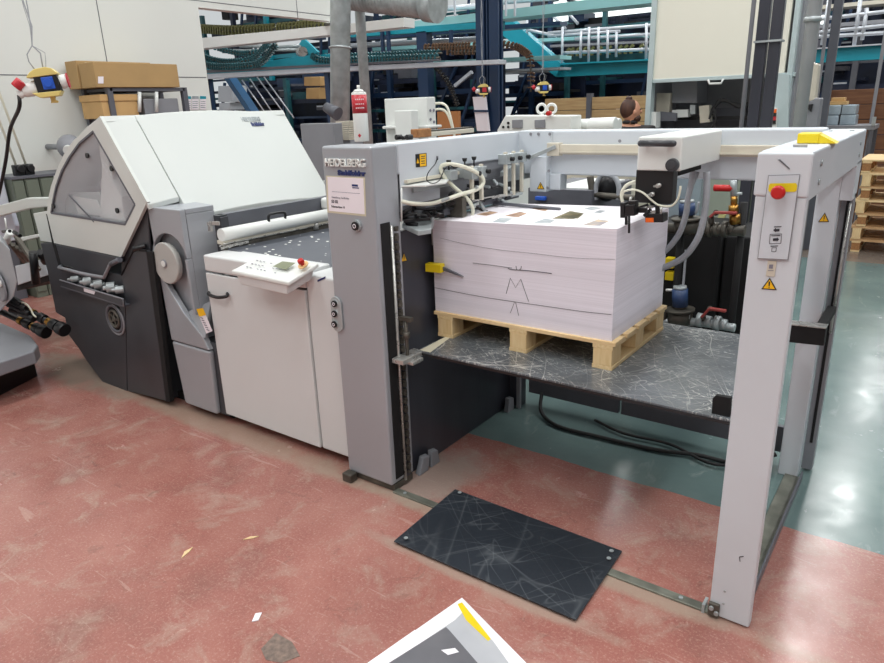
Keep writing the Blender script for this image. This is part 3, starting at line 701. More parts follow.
# big lower front plate and post plate
mb = MB(); mb.prism(pf(((58.5, 283), (122.5, 303.5), (123.5, 306), (160, 402), (104, 382), (87, 359), (69, 335), (66, 318), (61, 300)), .0), (0, .028, 0))
MB().prism(pf(((60, 286), (125, 305), (127, 392), (104, 384), (86, 360), (67, 330)), 0), (0, .028, 0)).build('lower_panel', 'dark', fm, .004)
MB().prism(pf(((125.5, 305), (121.5, 275), (133.5, 250), (146, 251), (166, 401), (127.5, 391)), -.004), (0, .03, 0)).build('column_panel', 'dark', fm, .006)
MB().prism(pf(((144, 252), (152, 252), (170, 402), (166, 401.5)), -.002), (0, .03, 0)).build('panel_gap', 'blackm', fm)
MB().box(-3.0, -1.35, .12, 1.1, 0, .05).build('plinth', 'blackm', fm)
# hood extruded along y
hs = [P(*p, 1, 0) for p in ((99.7, 116.3), (147, 202), (121, 257), (54, 243), (47, 214), (48, 200), (51, 186), (57, 169), (64, 154), (73, 141), (84, 129))]
def pxz(v, y): return V((v.x, y, v.z))
# slope plane: x,z line through the top and the lower corner
T, B = hs[0], hs[1]; sl = (B.z - T.z) / (B.x - T.x)
low = V((-1.617, 0, T.z + sl * (-1.617 - T.x)))
roof = [(T.x, T.z), (low.x, low.z), (low.x - .03, low.z - .03)]
DH = 1.36
mb = MB()
def hoff(y): return .022 - (y - .66) ** 2 * .088
def slab(mb, y0, y1, xb, lip=.035):
    n = max(1, int((y1 - y0) / .1)); rows = []
    for i in range(n + 1):
        y = y0 + (y1 - y0) * i / n; h = hoff(y); zb = T.z + sl * (xb - T.x)
        rows.append([mb.b.verts.new(v) for v in (V((T.x - .03, y, T.z + h - .012)), V((T.x + .01, y, T.z + h - .008)), V((xb, y, zb + h)), V((xb - .004, y, zb + h - lip)), V((T.x - .03, y, T.z + h - lip - .03)))])
    for i in range(n):
        for j in range(5):
            f = mb.face([rows[i][j], rows[i][(j + 1) % 5], rows[i + 1][(j + 1) % 5], rows[i + 1][j]])
    mb.face(rows[0]); mb.face(list(reversed(rows[-1])))
slab(mb, .004, .203, B.x, .03); mb.build('hood_front_roof', 'hood', fm, .004)
mb = MB(); slab(mb, .209, DH, -1.612, .045)
hr = mb.build('hood_roof', 'hood', fm, .004)
# curved rear of the hood
arc = [T] + hs[:3:-1][:7]
mb = MB(); cr_ = [V((q.x, 0, q.z)) for q in ([hs[0]] + list(reversed(hs[4:])))]
inn = [V((q.x + .02, 0, q.z - .03)) for q in cr_]
for i in range(len(cr_) - 1):
    mb.prism([pxz(cr_[i], .004), pxz(cr_[i + 1], .004), pxz(inn[i + 1], .004), pxz(inn[i], .004)], (0, DH - .01, 0))
mb.build('hood_back_curve', 'hood', fm)
# side wall with window opening: frame strips around the pane
win = [P(*p, 1, 0) for p in ((93, 131.5), (135, 204.5), (125, 224.5), (51, 213), (53, 200), (56, 186.5), (61.5, 171), (69, 157.5), (79, 143.5))]
out = [hs[0], hs[1], hs[2], hs[3]] + [hs[4]] + [hs[6]] + [hs[7]] + [hs[8]] + [hs[9]]
fo = [hs[0], hs[1], hs[2], hs[3], hs[5], hs[6], hs[7], hs[8], hs[9]]
mb = MB()
outer = [hs[0], hs[1], hs[2], hs[3], hs[5], hs[6], hs[7], hs[8], hs[9]]
for i in range(len(win)):
    j = (i + 1) % len(win)
    mb.prism([outer[i], outer[j], win[j], win[i]], (0, .02, 0))
mb.prism([hs[3], hs[4], hs[5]], (0, .02, 0))
sw = mb.build('side_wall', 'side_white', fm)
pn_ = MB().prism([q + V((0, .008, 0)) for q in win], (0, .004, 0)).build('window_pane', 'pane', fm)
mb = MB()
for i in range(len(win)): mb.obox(win[i] + V((0, .004, 0)), win[(i + 1) % len(win)] + V((0, .004, 0)), .012, .012, (0, 1, 0))
mb.build('pane_seal', 'dgrey', pn_)
mb = MB(); mb.obox(P(69, 195, 1, .0), P(94, 222, 1, .0), .006, .006, (0, 1, 0)); mb.build('gas_strut', 'dgrey', pn_)
mb = MB()
for p in ((112.5, 168.5), (118, 210.5), (88, 155.5), (54, 206)):
    c = P(*p, 1, .004); mb.cyl(c, c + V((0, -.01, 0)), .016, n=12)
mb.build('pane_fixing', 'black', pn_)
# seen through the pane: inner panels
MB().prism([P(*p, 1, .3) for p in ((99, 128), (142, 200), (128, 226), (60, 214), (64, 190), (76, 158))], (0, .03, 0)).build('inner_back_panel', 'lgrey', fm)
MB().prism([P(*p, 1, .06) for p in ((98, 139), (104, 142), (121, 214), (121, 222), (110, 221))], (0, .02, 0)).build('painted_light_strip', 'white', fm)  # white slab added close behind the pane to paint its light strip
MB().prism([P(*p, 1, .1) for p in ((53, 199), (62, 193), (98, 192), (104, 200), (110, 219), (56, 211))], (0, .03, 0)).build('inner_low_cover', mat('pale_inner_cover', (176, 186, 184), .5), fm, .004)
MB().prism([P(*p, 1, .09) for p in ((72, 196), (96, 200), (104, 216), (78, 214))], (0, .01, 0)).build('inner_deck_plate', 'white', fm, .004)
MB().prism([(-2.35, .05, 1.15), (-2.05, .05, 1.15), (-2.05, .05, 1.3), (-2.2, .05, 1.5)], (0, .9, 0)).build('inner_cover', 'white', fm, .01)
MB().box(-2.9, -2.4, .15, .9, 1.1, 1.2).build('inner_machine', 'lgrey', fm, .02)
MB().cyl((-2.75, .3, 1.23), (-2.2, .3, 1.23), .05).build('inner_roller', 'zinc', fm)
MB().box(-2.95, -2.0, .08, 1.0, 1.08, 1.12).build('inner_deck', 'lgrey', fm)
# dark front door below the window
MB().prism(pf(((54.3, 244), (120.3, 258), (120, 263), (108, 264), (101, 282), (61, 272)), -.004), (0, .03, 0)).build('dark_door', 'dark', fm, .004)
# handle bar of the door
mb = MB(); mb.tube([P(*p, 1, -.05) for p in ((59, 267.5), (82, 273.5), (104, 277.5), (110, 264.5), (118, 260.5))], .011, 10); mb.build('door_handle', 'mgrey', fm)
mb = MB()
for a, b_ in (((59, 267.5), (62, 266)), ((118, 260.5), (120, 259))): mb.tube([P(*a, 1, -.05), P(*b_, 1, 0)], .013, 10)
mb.tube([P(111, 264, 1, -.052), P(120, 259.5, 1, -.052)], .016, 10); mb.build('handle_mount', 'dgrey', fm)
mb = MB(); mb.tube([P(*p, 1, .018) for p in ((47, 214), (53, 243), (60, 268))], .006, 6); mb.prism(pf(((53, 244), (55.5, 244.5), (61.5, 268), (59, 268)), -.006), (0, .004, 0)); mb.build('door_seam', 'blackm', fm)
mb = MB(); mb.tube([P(*p, 1, -.006) for p in ((121.5, 275), (133.5, 250), (146, 250.5))], .005, 6); mb.build('column_seam', 'blackm', fm)
mb = MB(); mb.tube([P(*p, 1, .0) for p in ((63, 265.5), (70, 267), (74, 268.8))], .009, 8); mb.build('handle_mount', 'black', fm)
# tray with rollers
tr = MB().prism([P(*p, 1, -.05) for p in ((60, 280), (123, 299), (123.5, 306), (61, 286))], (0, .012, 0)).build('roller_tray', 'dark', fm, .002)
MB().prism([P(*p, 1, -.05) for p in ((61, 286), (123.5, 306), (123.5, 307), (61, 287))], (0, .07, 0)).build('tray_floor', 'dgrey', tr)
MB().prism([P(*p, 1, -.052) for p in ((83.5, 287.5), (95, 291.5), (94, 294.5), (84, 291.5))], (0, .002, 0)).build('tray_label', 'label', tr)
for px, py, r in ((75, 279, .022), (87.5, 281.5, .03), (98.5, 284.5, .032), (111, 287.5, .036), (119.5, 289.5, .024)):
    c = P(px, py, 1, -.015); mb = MB(); mb.cyl(c + V((-.012, -.02, 0)), c + V((.02, .02, 0)), r, n=20); mb.cyl(c + V((-.03, -.035, 0)), c + V((.03, .03, 0)), r * .4, n=12)
    mb.build('feed_roller', 'zinc', tr, .003)
for k in range(9):
    c = P(70 + k * 5.6, 281.5 + k * 1.45, 1, -.01); MB().obox(c - V((.02, 0, 0)), c + V((.02, .01, .01)), .02, .02).build('linkage_piece', 'dgrey', tr, .002)
mb = MB(); mb.tube([P(*p, 1, -.052) for p in ((60, 280), (123, 299), (123.5, 306))], .005, 6); mb.build('tray_edge', 'mgrey', tr)
# round port
c = P(115.5, 318.5, 1, -.001); mb = MB(); mb.torus(c + V((0, -.002, 0)), (0, 1, 0), .088, .012, 32, 8)
pr_ = mb.build('port_rim', 'dgrey', fm)
mb = MB(); mb.cyl(c + V((0, -.001, 0)), c + V((0, -.004, 0)), .097, n=28); mb.build('port_recess', 'blackm', pr_)
mb = MB(); mb.torus(c + V((0, -.008, 0)), (0, 1, 0), .055, .009, 24, 6); mb.cyl(c, c + V((0, -.016, 0)), .018, n=16)
for k in range(5):
    an = k * 1.2566; mb.obox(c + V((0, -.008, 0)), c + V((.055 * math.cos(an), -.008, .055 * math.sin(an))), .012, .008, (0, 1, 0))
mb.build('port_wheel', 'iron', pr_)
mb = MB(); mb.torus(c + V((.004, -.004, -.006)), (0, 1, 0), .1, .007, 32, 6); mb.build('port_highlight', 'mgrey', pr_)  # offset ring paints the crescent highlight at the lower right
# logo on the hood roof
sd = V((B.x - T.x, 0, B.z - T.z)).normalized(); nrm = V((-sd.z, 0, sd.x))
def onroof(px, py):
    r = P(px, py, 1, 0) - CAM; n_ = nrm; t_ = (T - CAM).dot(n_) / r.dot(n_); return CAM + r * t_
a = onroof(241.5, 122.5) + nrm * (.002 + hoff(.93) * .57); text('HEIDELBERG', .046, a, (0, 1, 0), -sd, 'zinc', fm, 'raised_lettering', .003, .001, .62)
a = onroof(251.5, 127) + nrm * (.002 + hoff(.95) * .57); text('Stahlfolder', .04, a, (0, 1, 0), -sd, 'navyink', fm, 'lettering', .002, .002, .62)
# grey drive cover
cx0, cx1, cy = -1.79, -1.445, .03
gz = 1.258
ccx, ccz = -1.637, .945
R1 = .172
arcp = []
for k in range(19):
    t_ = math.radians(205 - k * 10.8); arcp.append((ccx + .03 + R1 * math.cos(t_), ccz + .0 + R1 * 1.0 * math.sin(t_)))
pl1 = P(183.5, 313, 1, cy); pl2 = P(203, 337.5, 1, cy); lt = P(160.5, 275, 1, cy)
front = [(-1.757, gz), (cx1, gz), (cx1, ccz + .04)] + [q for q in reversed(arcp) if q[0] < cx1 - .01] + [(lt.x, lt.z), (pl1.x, pl1.z), (pl2.x, pl2.z), (cx1 + .08, .46), (-1.735, .46)]
gcov = MB().prism([(x, cy, z) for x, z in front], (0, .035, 0)).build('drive_cover', 'silver', fm, .005)
gcov['label'] = 'silver grey drive cover with recessed handwheel'
mb = MB(); mb.prism([(-1.735, cy, .452), (cx1 + .08, cy, .452), (cx1 + .06, cy + .0, .05), (-1.70, cy, .05)], (0, .035, 0)); mb.build('lower_drive_cover', 'silver', fm, .012, 3)
mb = MB(); mb.box(-1.75, -1.3, cy + .03, .6, .05, .5); mb.build('drive_core', 'dark', fm)
mb = MB(); mb.box(-1.757, cx1 - .022, cy + .055, .25, .47, gz - .032)
mb.build('drive_cover_back', 'silver', fm, .003)
mb = MB(); mb.prism([(-1.757, cy + .037, gz), (cx1, cy + .037, gz), (cx1, .25, gz), (-1.80, .31, gz)], (0, 0, -.028))
mb.build('drive_cover_top', 'silver', fm, .003)
MB().box(cx1 - .02, cx1 + .001, cy + .037, .25, .66, gz - .03).build('drive_cover_side', 'silver', fm, .002)
MB().box(cx1 - .022, cx1, cy + .001, cy + .036, .66, ccz + .036).build('drive_cover_edge', 'silver', fm, .002)
MB().box(-1.46, -1.4, .24, .3, .5, 1.2).build('cover_gap', 'dark', fm)
mb = MB(); mb.prism([(pl1.x, cy + .03, pl1.z), (pl2.x, cy, pl2.z), (cx1 + .06, cy, pl2.z), (cx1 + .06, cy + .07, pl1.z + .08)], (0, .02, 0)); mb.build('label_ledge', 'silver', fm, .002)
q = [P(*p, 1, cy - .002) for p in ((196.5, 309), (203, 308), (212.5, 331), (206.5, 333.5))]
ll = MB().prism(q, (0, -.001, 0)).build('type_plate', 'label', fm)
q = [P(*p, 1, cy - .004) for p in ((196.5, 309), (203, 308), (206, 315), (199.3, 316.5))]
MB().prism(q, (0, -.001, 0)).build('plate_warning', 'wyellow', ll)
mb = MB()
for k in range(6):
    a = P(200.4 + k * 1.25, 318 + k * 2.4, 1, cy - .004); mb.box(a.x, a.x + .026, a.y - .001, a.y, a.z, a.z + .005)
mb.build('plate_print', 'greyink', ll)
c = V((ccx, cy - .012, ccz)); mb = MB(); mb.cyl(c + V((0, .03, 0)), c, .115, .122, 40); mb.cyl(c, c + V((0, -.006, 0)), .122, .117, 40)
dk_ = mb.build('handwheel', 'disc', fm, .002)
mb = MB(); cc = P(165.2, 264.8, 1, cy - .02); mb.cyl(c + V((-.005, -.006, 0)), c + V((-.005, -.014, 0)), .024, n=24); mb.build('handwheel_hub', 'mgrey', dk_, .002)
mb = MB(); mb.cyl(c + V((-.005, -.014, 0)), c + V((-.005, -.017, 0)), .018, n=20); mb.build('hub_cap', 'white', dk_)
# latch knob between body and drive cover
mb = MB(); mb.cyl(P(133, 249.5, 1, -.03), P(146, 246, 1, .02), .016, n=12); mb.build('latch_handle', 'black', fm, .003)
# white cabinet below the feed table
cbz = 1.018
cab = MB().box(-1.328, -.535, .075, .9, .06, .88).build('cabinet_body', 'cab', fm)
dr = MB().box(-1.326, -.537, .055, .075, .062, .918).build('cabinet_door', 'cab', fm, .004)
mb = MB(); c = P(209, 294.5, 1, .03); d = P(226, 296.5, 1, .03); mb.tube(spline([P(209, 292.5, 1, .055), c, P(217, 297.3, 1, .02), d, P(227.5, 293.5, 1, .055)]), .0095, 10); mb.build('door_handle', 'black', dr)
MB().box(-1.328, -.53, .055, .235, .928, cbz).build('cabinet_top_rail', 'cab', fm, .01, 3)
mb = MB(); mb.box(-.53, -.29, .06, .25, .06, 1.0); cb2 = mb.build('narrow_cabinet', 'cab', fm, .012, 3)
mb = MB(); mb.prism([P(*p, 1, .058) for p in ((317.5, 280), (325, 276.5), (325, 278.5), (317.5, 282))], (0, .004, 0)); mb.build('cabinet_slot', 'navyink', cb2)
MB().box(-1.3, -.29, .14, .9, .02, .06).build('cabinet_plinth', 'blackm', fm)
MB().box(-.52, -.3, .12, .4, .0, .03)
# console
q = [P(*p, 2, z) for p, z in (((231, 270.5), 1.0), ((288.4, 282.2), 1.0), ((319, 263), 1.062), ((258, 256.5), 1.062))]
cons = MB().hexa([v - V((0, 0, .02)) for v in q] + q).build('console', 'white', fm, .006, 3)
u_ = (q[1] - q[0]); v_ = (q[3] - q[0]); nn = u_.cross(v_).normalized()
def oc(px, py, h=.0005):
    r = P(px, py, 2, 1) - CAM; t_ = (q[0] - CAM).dot(nn) / r.dot(nn); return CAM + r * t_ + nn * h
mb = MB(); mb.prism([oc(*p) for p in ((273, 266.5), (286, 269.8), (295.5, 263), (282.5, 261.5))], nn * .001); mb.build('console_display', 'lcd', cons)
mb = MB()
rnd = random.Random(5)
for k in range(9):
    for j in range(3):
        if rnd.random() < .3: continue
        x = 246 + k * 3.5 + j * 5; y = 267 + k * .75 - j * 3.2
        if x > 276: continue
        mb.prism([oc(x, y), oc(x + 1.8, y + .35), oc(x + 2.4, y - .25), oc(x + .6, y - .6)], nn * .0006)
mb.build('console_keys', 'greyink', cons)
c = oc(303.5, 265.5); mb = MB(); mb.cyl(c, c + nn * .006, .026, n=24); mb.build('stop_base', mat('pale_orange', (240, 200, 140), .5), cons)
mb = MB(); mb.cyl(c, c + nn * .02, .01, n=14); mb.cyl(c + nn * .018, c + nn * .036, .016, .014, 20); mb.build('console_stop_button', 'red', cons, .002)
MB().hexa([v - V((0, 0, .075)) + (v - sum(q, V((0, 0, 0))) / 4) * -.18 for v in q] + [v - V((0, 0, .02)) - (v - sum(q, V((0, 0, 0))) / 4) * .1 for v in q]).build('console_base', 'cab', fm, .006)
# feed table behind the console
M['perf'] = mat('dark_perforated_bed', (86, 90, 98), .5, var=.05)
n_ = M['perf'].node_tree.nodes; l_ = M['perf'].node_tree.links
vt = n_.new('ShaderNodeTexVoronoi'); vt.inputs['Scale'].default_value = 17; vt.inputs['Randomness'].default_value = .75
tc_ = n_.new('ShaderNodeTexCoord'); l_.new(tc_.outputs['Object'], vt.inputs['Vector'])
rp_ = n_.new('ShaderNodeValToRGB'); rp_.color_ramp.elements[0].position = .13; rp_.color_ramp.elements[1].position = .17
rp_.color_ramp.elements[0].color = rgb((236, 236, 230)); rp_.color_ramp.elements[1].color = rgb((84, 88, 96))
l_.new(vt.outputs['Distance'], rp_.inputs[0]); l_.new(rp_.outputs[0], n_['Principled BSDF'].inputs['Base Color'])
MB().box(-1.42, -.29, .25, 1.15, .84, .9).build('transport_bed', 'dark', fm)
MB().hexa([V(p) for p in ((-1.33, .2, .93), (-.31, .24, .86), (-.31, 1.1, .86), (-1.33, 1.1, .93), (-1.33, .2, 1.03), (-.31, .24, .94), (-.31, 1.1, .93), (-1.33, 1.1, 1.02))]).build('ball_bed', 'perf', fm, .003)
MB().box(-1.36, -1.3, .2, 1.1, .95, 1.045).build('bed_edge', 'iron', fm, .004)
mb = MB(); mb.tube([(-1.3, .17, 1.11), (-1.3, 1.06, 1.105)], .036, 18); mb.build('guard_bar', 'white', fm)
MB().box(-1.345, -1.29, .17, 1.05, 1.055, 1.078).build('guard_bar_rail', 'cream', fm, .003)
mb = MB(); mb.tube(spline([(-1.285, .5, 1.135), (-1.28, .5, 1.168), (-1.28, .52, 1.178), (-1.28, .6, 1.176), (-1.28, .625, 1.165), (-1.285, .625, 1.132)]), .0085, 10); mb.build('guard_handle', 'black', fm)
MB().box(-1.47, -1.42, .27, 1.3, .9, 1.2).build('throat_panel', 'dgrey', fm)
MB().box(-1.44, -1.39, .245, .3, .9, 1.19).build('guard_bracket', 'dark', fm, .003)
mb = MB(); mb.obox((-1.36, .15, 1.13), (-1.36, .15, 1.18), .012, .03); mb.obox((-1.36, .15, 1.175), (-1.30, .17, 1.175), .01, .02); mb.cyl((-1.3, .88, 1.07), (-1.3, .88, 1.03), .02, n=12); mb.build('bracket_hook', 'steel', fm)
mb = MB()
for k in range(12):
    y = .18 + k * .012; mb.obox((-1.33 + .01 * (k % 3), y, 1.03 + .012 * (k % 2)), (-1.29, y + .03, 1.045), .012, .014)
for k in range(3): mb.cyl((-1.33 + k * .02, .17, 1.045 + .008 * k), (-1.33 + k * .02, 1.0, 1.035 + .008 * k), .004, n=8)
mb.build('rod_linkage', 'steel', fm)
MB().box(-1.42, -1.3, 1.05, 1.15, 1.12, 1.2).build('end_bracket', 'white', fm, .02, 3)
# ================================================================== things by the machine
c = P(362, 141.5, 2, 1.604)
can = thing('spray_can', 'white and red spray can standing on top of the silver post', 'spray can', (c.x, c.y, 1.604))
b0 = V((c.x, c.y, 1.604))
MB().cyl(b0, b0 + V((0, 0, .215)), .034, n=32).build('can_body', 'white', can, .003)
mb = MB(); mb.cyl(b0 + V((0, 0, .125)), b0 + V((0, 0, .205)), .0344, n=32); mb.build('red_band', 'redpaint', can)
mb = MB()
for z, wd in ((.185, .022), (.165, .03), (.148, .03)):
    a = math.atan2(-1, 1)
    for k in range(5):
        t_ = a - .5 + k * .25; mb.cyl(b0 + V((.0342 * math.cos(t_), .0342 * math.sin(t_), z)), b0 + V((.035 * math.cos(t_), .035 * math.sin(t_), z)), .003, n=6)
mb.build('band_print', 'label', can)
mb = MB(); t_ = -1.1; pq = V((math.cos(t_), math.sin(t_), 0)); sq = V((-pq.y, pq.x, 0)); cc = b0 + pq * .0341 + V((0, 0, .028))
mb.prism([cc + V((0, 0, .009)), cc + sq * .008, cc - V((0, 0, .009)), cc - sq * .008], pq * .0012); mb.build('hazard_mark', 'redpaint', can)
mb = MB(); mb.cyl(b0 + V((0, 0, .215)), b0 + V((0, 0, .228)), .031, .016, 24); mb.cyl(b0 + V((0, 0, .228)), b0 + V((0, 0, .246)), .007, n=12); mb.build('nozzle', 'white', can)
mb = MB(); mb.hexa([V(p) for p in ((.261, -.303, .0), (1.094, -.300, .0), (1.081, .157, .0), (.245, .171, .0), (.261, -.303, .006), (1.094, -.300, .006), (1.081, .157, .006), (.245, .171, .006))])
mt_ = mb.build('floor_mat', 'matt_mat', None, .001); tag(mt_, 'scratched black plastic sheet lying on the red floor before the feeder', 'floor mat')
mt_.location.z = .0095
for p in ((.29, .145), (1.05, .12), (1.06, .07), (.30, -.27)): MB().cyl((p[0], p[1], .0155), (p[0], p[1], .018), .009, n=12).build('mat_rivet', 'zinc', mt_)
# printed sheets at the bottom edge
def fl(px, py, z=0): return P(px, py, 2, z)
pt = thing('printed_poster', 'white printed sheet with grey picture and yellow stripe at the bottom edge', 'poster', (.83, -.7, 0))
A, Bq, Cq = fl(462, 598, .006), fl(369, 663, .006), fl(526, 663, .006)
e1 = (Bq - A).normalized(); e2 = (Cq - A).normalized(); e2.z = 0; e1.z = 0
mb = MB(); mb.prism([A, A + e1 * .9, A + e1 * .9 + e2 * .64, A + e2 * .64], (0, 0, .002)); mb.build('top_sheet', 'paper', pt)
mb = MB(); mb.prism([A + e1 * .23 - e2 * .006 - V((0, 0, .004)), A + e1 * .9 - e2 * .006 - V((0, 0, .004)), A + e1 * .9 + e2 * .64 - V((0, 0, .004)), A + e1 * .23 + e2 * .64 - V((0, 0, .004))], (0, 0, .002)); mb.build('lower_sheet', 'paper', pt)
fz = lambda pts, z: [fl(x, y, z) for x, y in pts]
pc = MB().prism(fz(((455, 620), (463, 612), (493, 641), (528, 690), (350, 690)), .0082), (0, 0, .0003)).build('printed_picture', mat('print_light_grey', (196, 198, 202), .4, scale=4, col2=(176, 178, 184)), pt)
MB().prism(fz(((446, 627), (450, 631), (482, 668), (500, 700), (330, 700)), .0086), (0, 0, .0003)).build('dark_print', mat('print_dark_grey', (118, 118, 122), .4, scale=5, col2=(100, 100, 106)), pc)
MB().prism(fz(((457.5, 604), (462, 602.5), (491, 639), (488, 641), (466, 620)), .0086), (0, 0, .0003)).build('yellow_print', 'yellow', pc)
MB().prism(fz(((441, 650), (455, 648), (459, 652), (448, 655)), .009), (0, 0, .0003)).build('pale_print', 'paper', pc)
# litter
def scrap(name, pts, m, label, cat, h=.003):
    o = MB().prism([P(*p, 2, .001) for p in pts], (0, 0, h)).build(name, m); tag(o, label, cat)
scrap('wood_splinter', ((181.5, 558.5), (184.5, 552), (193, 547.5), (190, 551.5)), 'wood', 'small wood splinter on the red floor, nearest the left edge', 'splinter')
scrap('wood_splinter', ((243, 540), (250, 537), (259, 536.5), (252, 538.8)), 'wood', 'thin pale splinter on the red floor below the white cabinet', 'splinter')
scrap('paper_scrap', ((252, 622), (255.5, 614), (262, 613), (258.5, 620.5)), 'paper', 'torn white paper scrap on the red floor', 'paper scrap')
o = MB().prism([P(*p, 2, .0008) for p in ((261, 649), (276, 633), (292, 642), (300, 656), (282, 663), (266, 660))], (0, 0, .0008)).build('floor_patch', mat('bare_concrete', (140, 120, 108), .7, scale=50, col2=(96, 84, 78), bump=.3)); tag(o, kind='structure')
o.name = 'concrete_patch_1'  # bare concrete patch on the floor

# ================================================================== machine at the far left
lm = thing('delivery_unit', 'grey machine unit with round cover and black rollers at the left edge', 'machine', (-3.6, -.4, 0))
a, b_ = V((-3.16, -.197, 0)), V((-2.98, -.56, 0)); dirn = (b_ - a).normalized(); nx = V((dirn.y, -dirn.x, 0))
if nx.x > 0: nx = -nx
def lmb(name, t0, t1, dp, z0, z1, m, off=0, bev=.006):
    p = [a + dirn * t0 - nx * off, a + dirn * t1 - nx * off, a + dirn * t1 + nx * dp, a + dirn * t0 + nx * dp]
    return MB().prism([v + V((0, 0, z0)) for v in p], (0, 0, z1 - z0)).build(name, m, lm, bev)
lmb('black_base', 0, 1.2, 1.0, 0, .19, 'black')
q = [P(*p, 2, .3) for p in ((-20, 318), (0, 318.5), (31, 338), (37, 345))]
tp = [P(*p, 2, .29) for p in ((-60, 322), (0, 322), (30, 335), (38, 345), (34, 351), (-5, 364), (-60, 376))]
MB().prism(tp, (0, 0, -.09)).build('low_cover', 'mgrey', lm, .01, 3)
rc = [P(*p, 1, -.32) for p in ((-30, 241), (2, 241), (10, 250), (17.5, 282), (14, 297), (0, 312), (-30, 324))]
MB().prism(rc, (-.4, .14, 0)).build('round_cover', 'silver', lm, .015, 3)
mb = MB(); c = P(-1, 286, 1, -.33); mb.cyl(c, c + V((0, -.012, 0)), .11, .1, 32); mb.build('cover_disc', 'mgrey', lm, .004)
mb = MB(); c = P(.5, 283, 1, -.345); mb.cyl(c, c + V((0, -.01, 0)), .025, n=20); mb.build('disc_cap', 'white', lm)
for (p0, p1) in (((2, 312), (45, 332)), ((8, 300), (64, 330))):
    A_, B_ = P(*p0, 1, -.2), P(*p1, 1, -.12); o = MB().cyl(A_, B_, .022, n=14).build('roller_shaft', 'black', lm)
    for t_, r_, m_ in ((.45, .03, 'brass'), (.62, .034, 'black'), (.75, .03, 'brass'), (.84, .038, 'black'), (.97, .046, 'black')):
        c = A_.lerp(B_, t_); d = (B_ - A_).normalized() * (.018 if m_ == 'brass' else .03); MB().cyl(c - d, c + d, r_, n=18).build('roller_ring', m_, o, .004)
mb = MB()
for k in range(4): mb.cyl(P(2 + 3 * k, 292 + 6 * k, 1, -.22), P(22 + 4 * k, 304 + 5 * k, 1, -.2), .02, n=10)
mb.build('drive_linkage', 'black', lm)
mb = MB(); mb.tube(spline([P(*p, 1, -.2) for p in ((12, 302), (24, 303), (30, 308), (33, 314), (36, 317))]), .006); mb.build('white_cable', 'hose', lm)
# arm, rail bed and perforated plate behind it
ab = MB(); A0, A1, A2 = P(-25, 212, 1, .35), P(26, 198, 1, .35), P(48, 197.5, 1, .35)
ab.prism([A0, A1, A2, A2 - V((0, 0, .07)), A1 - V((0, 0, .085)), A0 - V((0, 0, .09))], (0, .05, 0)); ab.build('white_arm', 'side_white', lm, .008, 3)
MB().prism([P(*p, 1, .45) for p in ((-20, 217), (11, 212), (15, 226), (15, 236), (-20, 246))], (0, .04, 0)).build('blue_grey_cover', mat('blue_grey_paint', (186, 190, 204), .45), lm, .01)
MB().prism([P(*p, 1, .25) for p in ((15, 266), (44, 259), (48, 275), (18, 285))], (0, .02, 0)).build('perforated_plate', 'lgrey', lm, .003)
MB().prism([P(*p, 1, .27) for p in ((17, 285), (48, 275), (49, 281), (17, 291))], (0, .3, 0)).build('rail_beam', 'blackm', lm)
mb = MB()
for k in range(6): mb.cyl(P(9 + 4 * k, 242 + 2.5 * k, 1, .2), P(24 + 4 * k, 262 - 1.5 * k, 1, .5), .016, n=10)
mb.obox(P(16, 236, 1, .2), P(39, 270, 1, .2), .03, .03); mb.build('delivery_rods', 'iron', lm)
mb = MB(); mb.prism([P(*p, 1, .3) for p in ((17, 238), (38, 234), (39, 237), (19, 242))], (0, .05, 0)); mb.build('delivery_cover', 'white', lm, .004)
mb = MB(); mb.cyl(P(33, 252, 1, .1), P(36, 283, 1, .1), .03, n=12); mb.cyl(P(40, 252, 1, .15), P(46, 262, 1, .2), .03, n=12); mb.build('delivery_post', 'black', lm)
mb = MB(); mb.cyl(P(5, 243, 1, .1), P(10, 232, 1, .1), .025, n=12); mb.cyl(P(7, 232, 1, .1), P(5, 218, 1, .1), .006, n=8); mb.build('white_knob', 'white', lm)
mb = MB(); mb.cyl(P(3, 231.5, 1, .1), P(10, 231, 1, .1), .012, n=8); mb.cyl(P(14, 232, 1, .1), P(20, 236, 1, .1), .015, n=8); mb.build('black_knob', 'black', lm)
# ================================================================== left wall corner: shelf, boxes, lockers
sx = -5.62
sh_ = thing('steel_shelf', 'dark grey steel shelving unit against the white panelled wall', 'shelf', (-5.9, 2.5, 0))
ya, yb = P(108, 87, 0, sx).y, P(183, 87, 0, sx).y
zt = P(140, 87.5, 0, sx).z
for y in (ya, yb):
    for x in (sx, -6.12): MB().box(x - .03, x + .03, y - .03, y + .03, 0, zt).build('shelf_post', 'dgrey', sh_, .002)
for z in (zt - .04, zt - .36, zt - .9, .3): MB().box(-6.15, sx + .03, ya, yb, z, z + .035).build('shelf_board', 'dgrey', sh_, .002)
def bigbox(name, x0, x1, y0, y1, z0, z1, m, label, group=None, strip=True):
    t = thing(name, label, 'box', ((x0 + x1) / 2, (y0 + y1) / 2, z0), group)
    MB().box(x0, x1, y0, y1, z0, z1).build('carton', m, t, .006)
    if strip: MB().box(x0 + (x1 - x0) * .47, x0 + (x1 - x0) * .53, y0 - .002, y1 + .002, z1 - .002, z1 + .002).build('tape_strip', 'tape', t)
    return t
bx0 = P(98, 86, 0, sx + .02)
t = bigbox('cardboard_box', -5.88, sx + .05, P(97, 86, 0, sx + .05).y, P(180, 86, 0, sx + .05).y, zt, P(97, 62, 0, sx + .05).z, 'card', 'long brown cardboard box on top of the steel shelf, nearer one')
MB().prism([P(*p, 0, sx + .052) for p in ((98, 76.5), (103.5, 76.5), (103.5, 83.5), (98, 83.5))], (.001, 0, 0)).build('box_label', 'label', t)
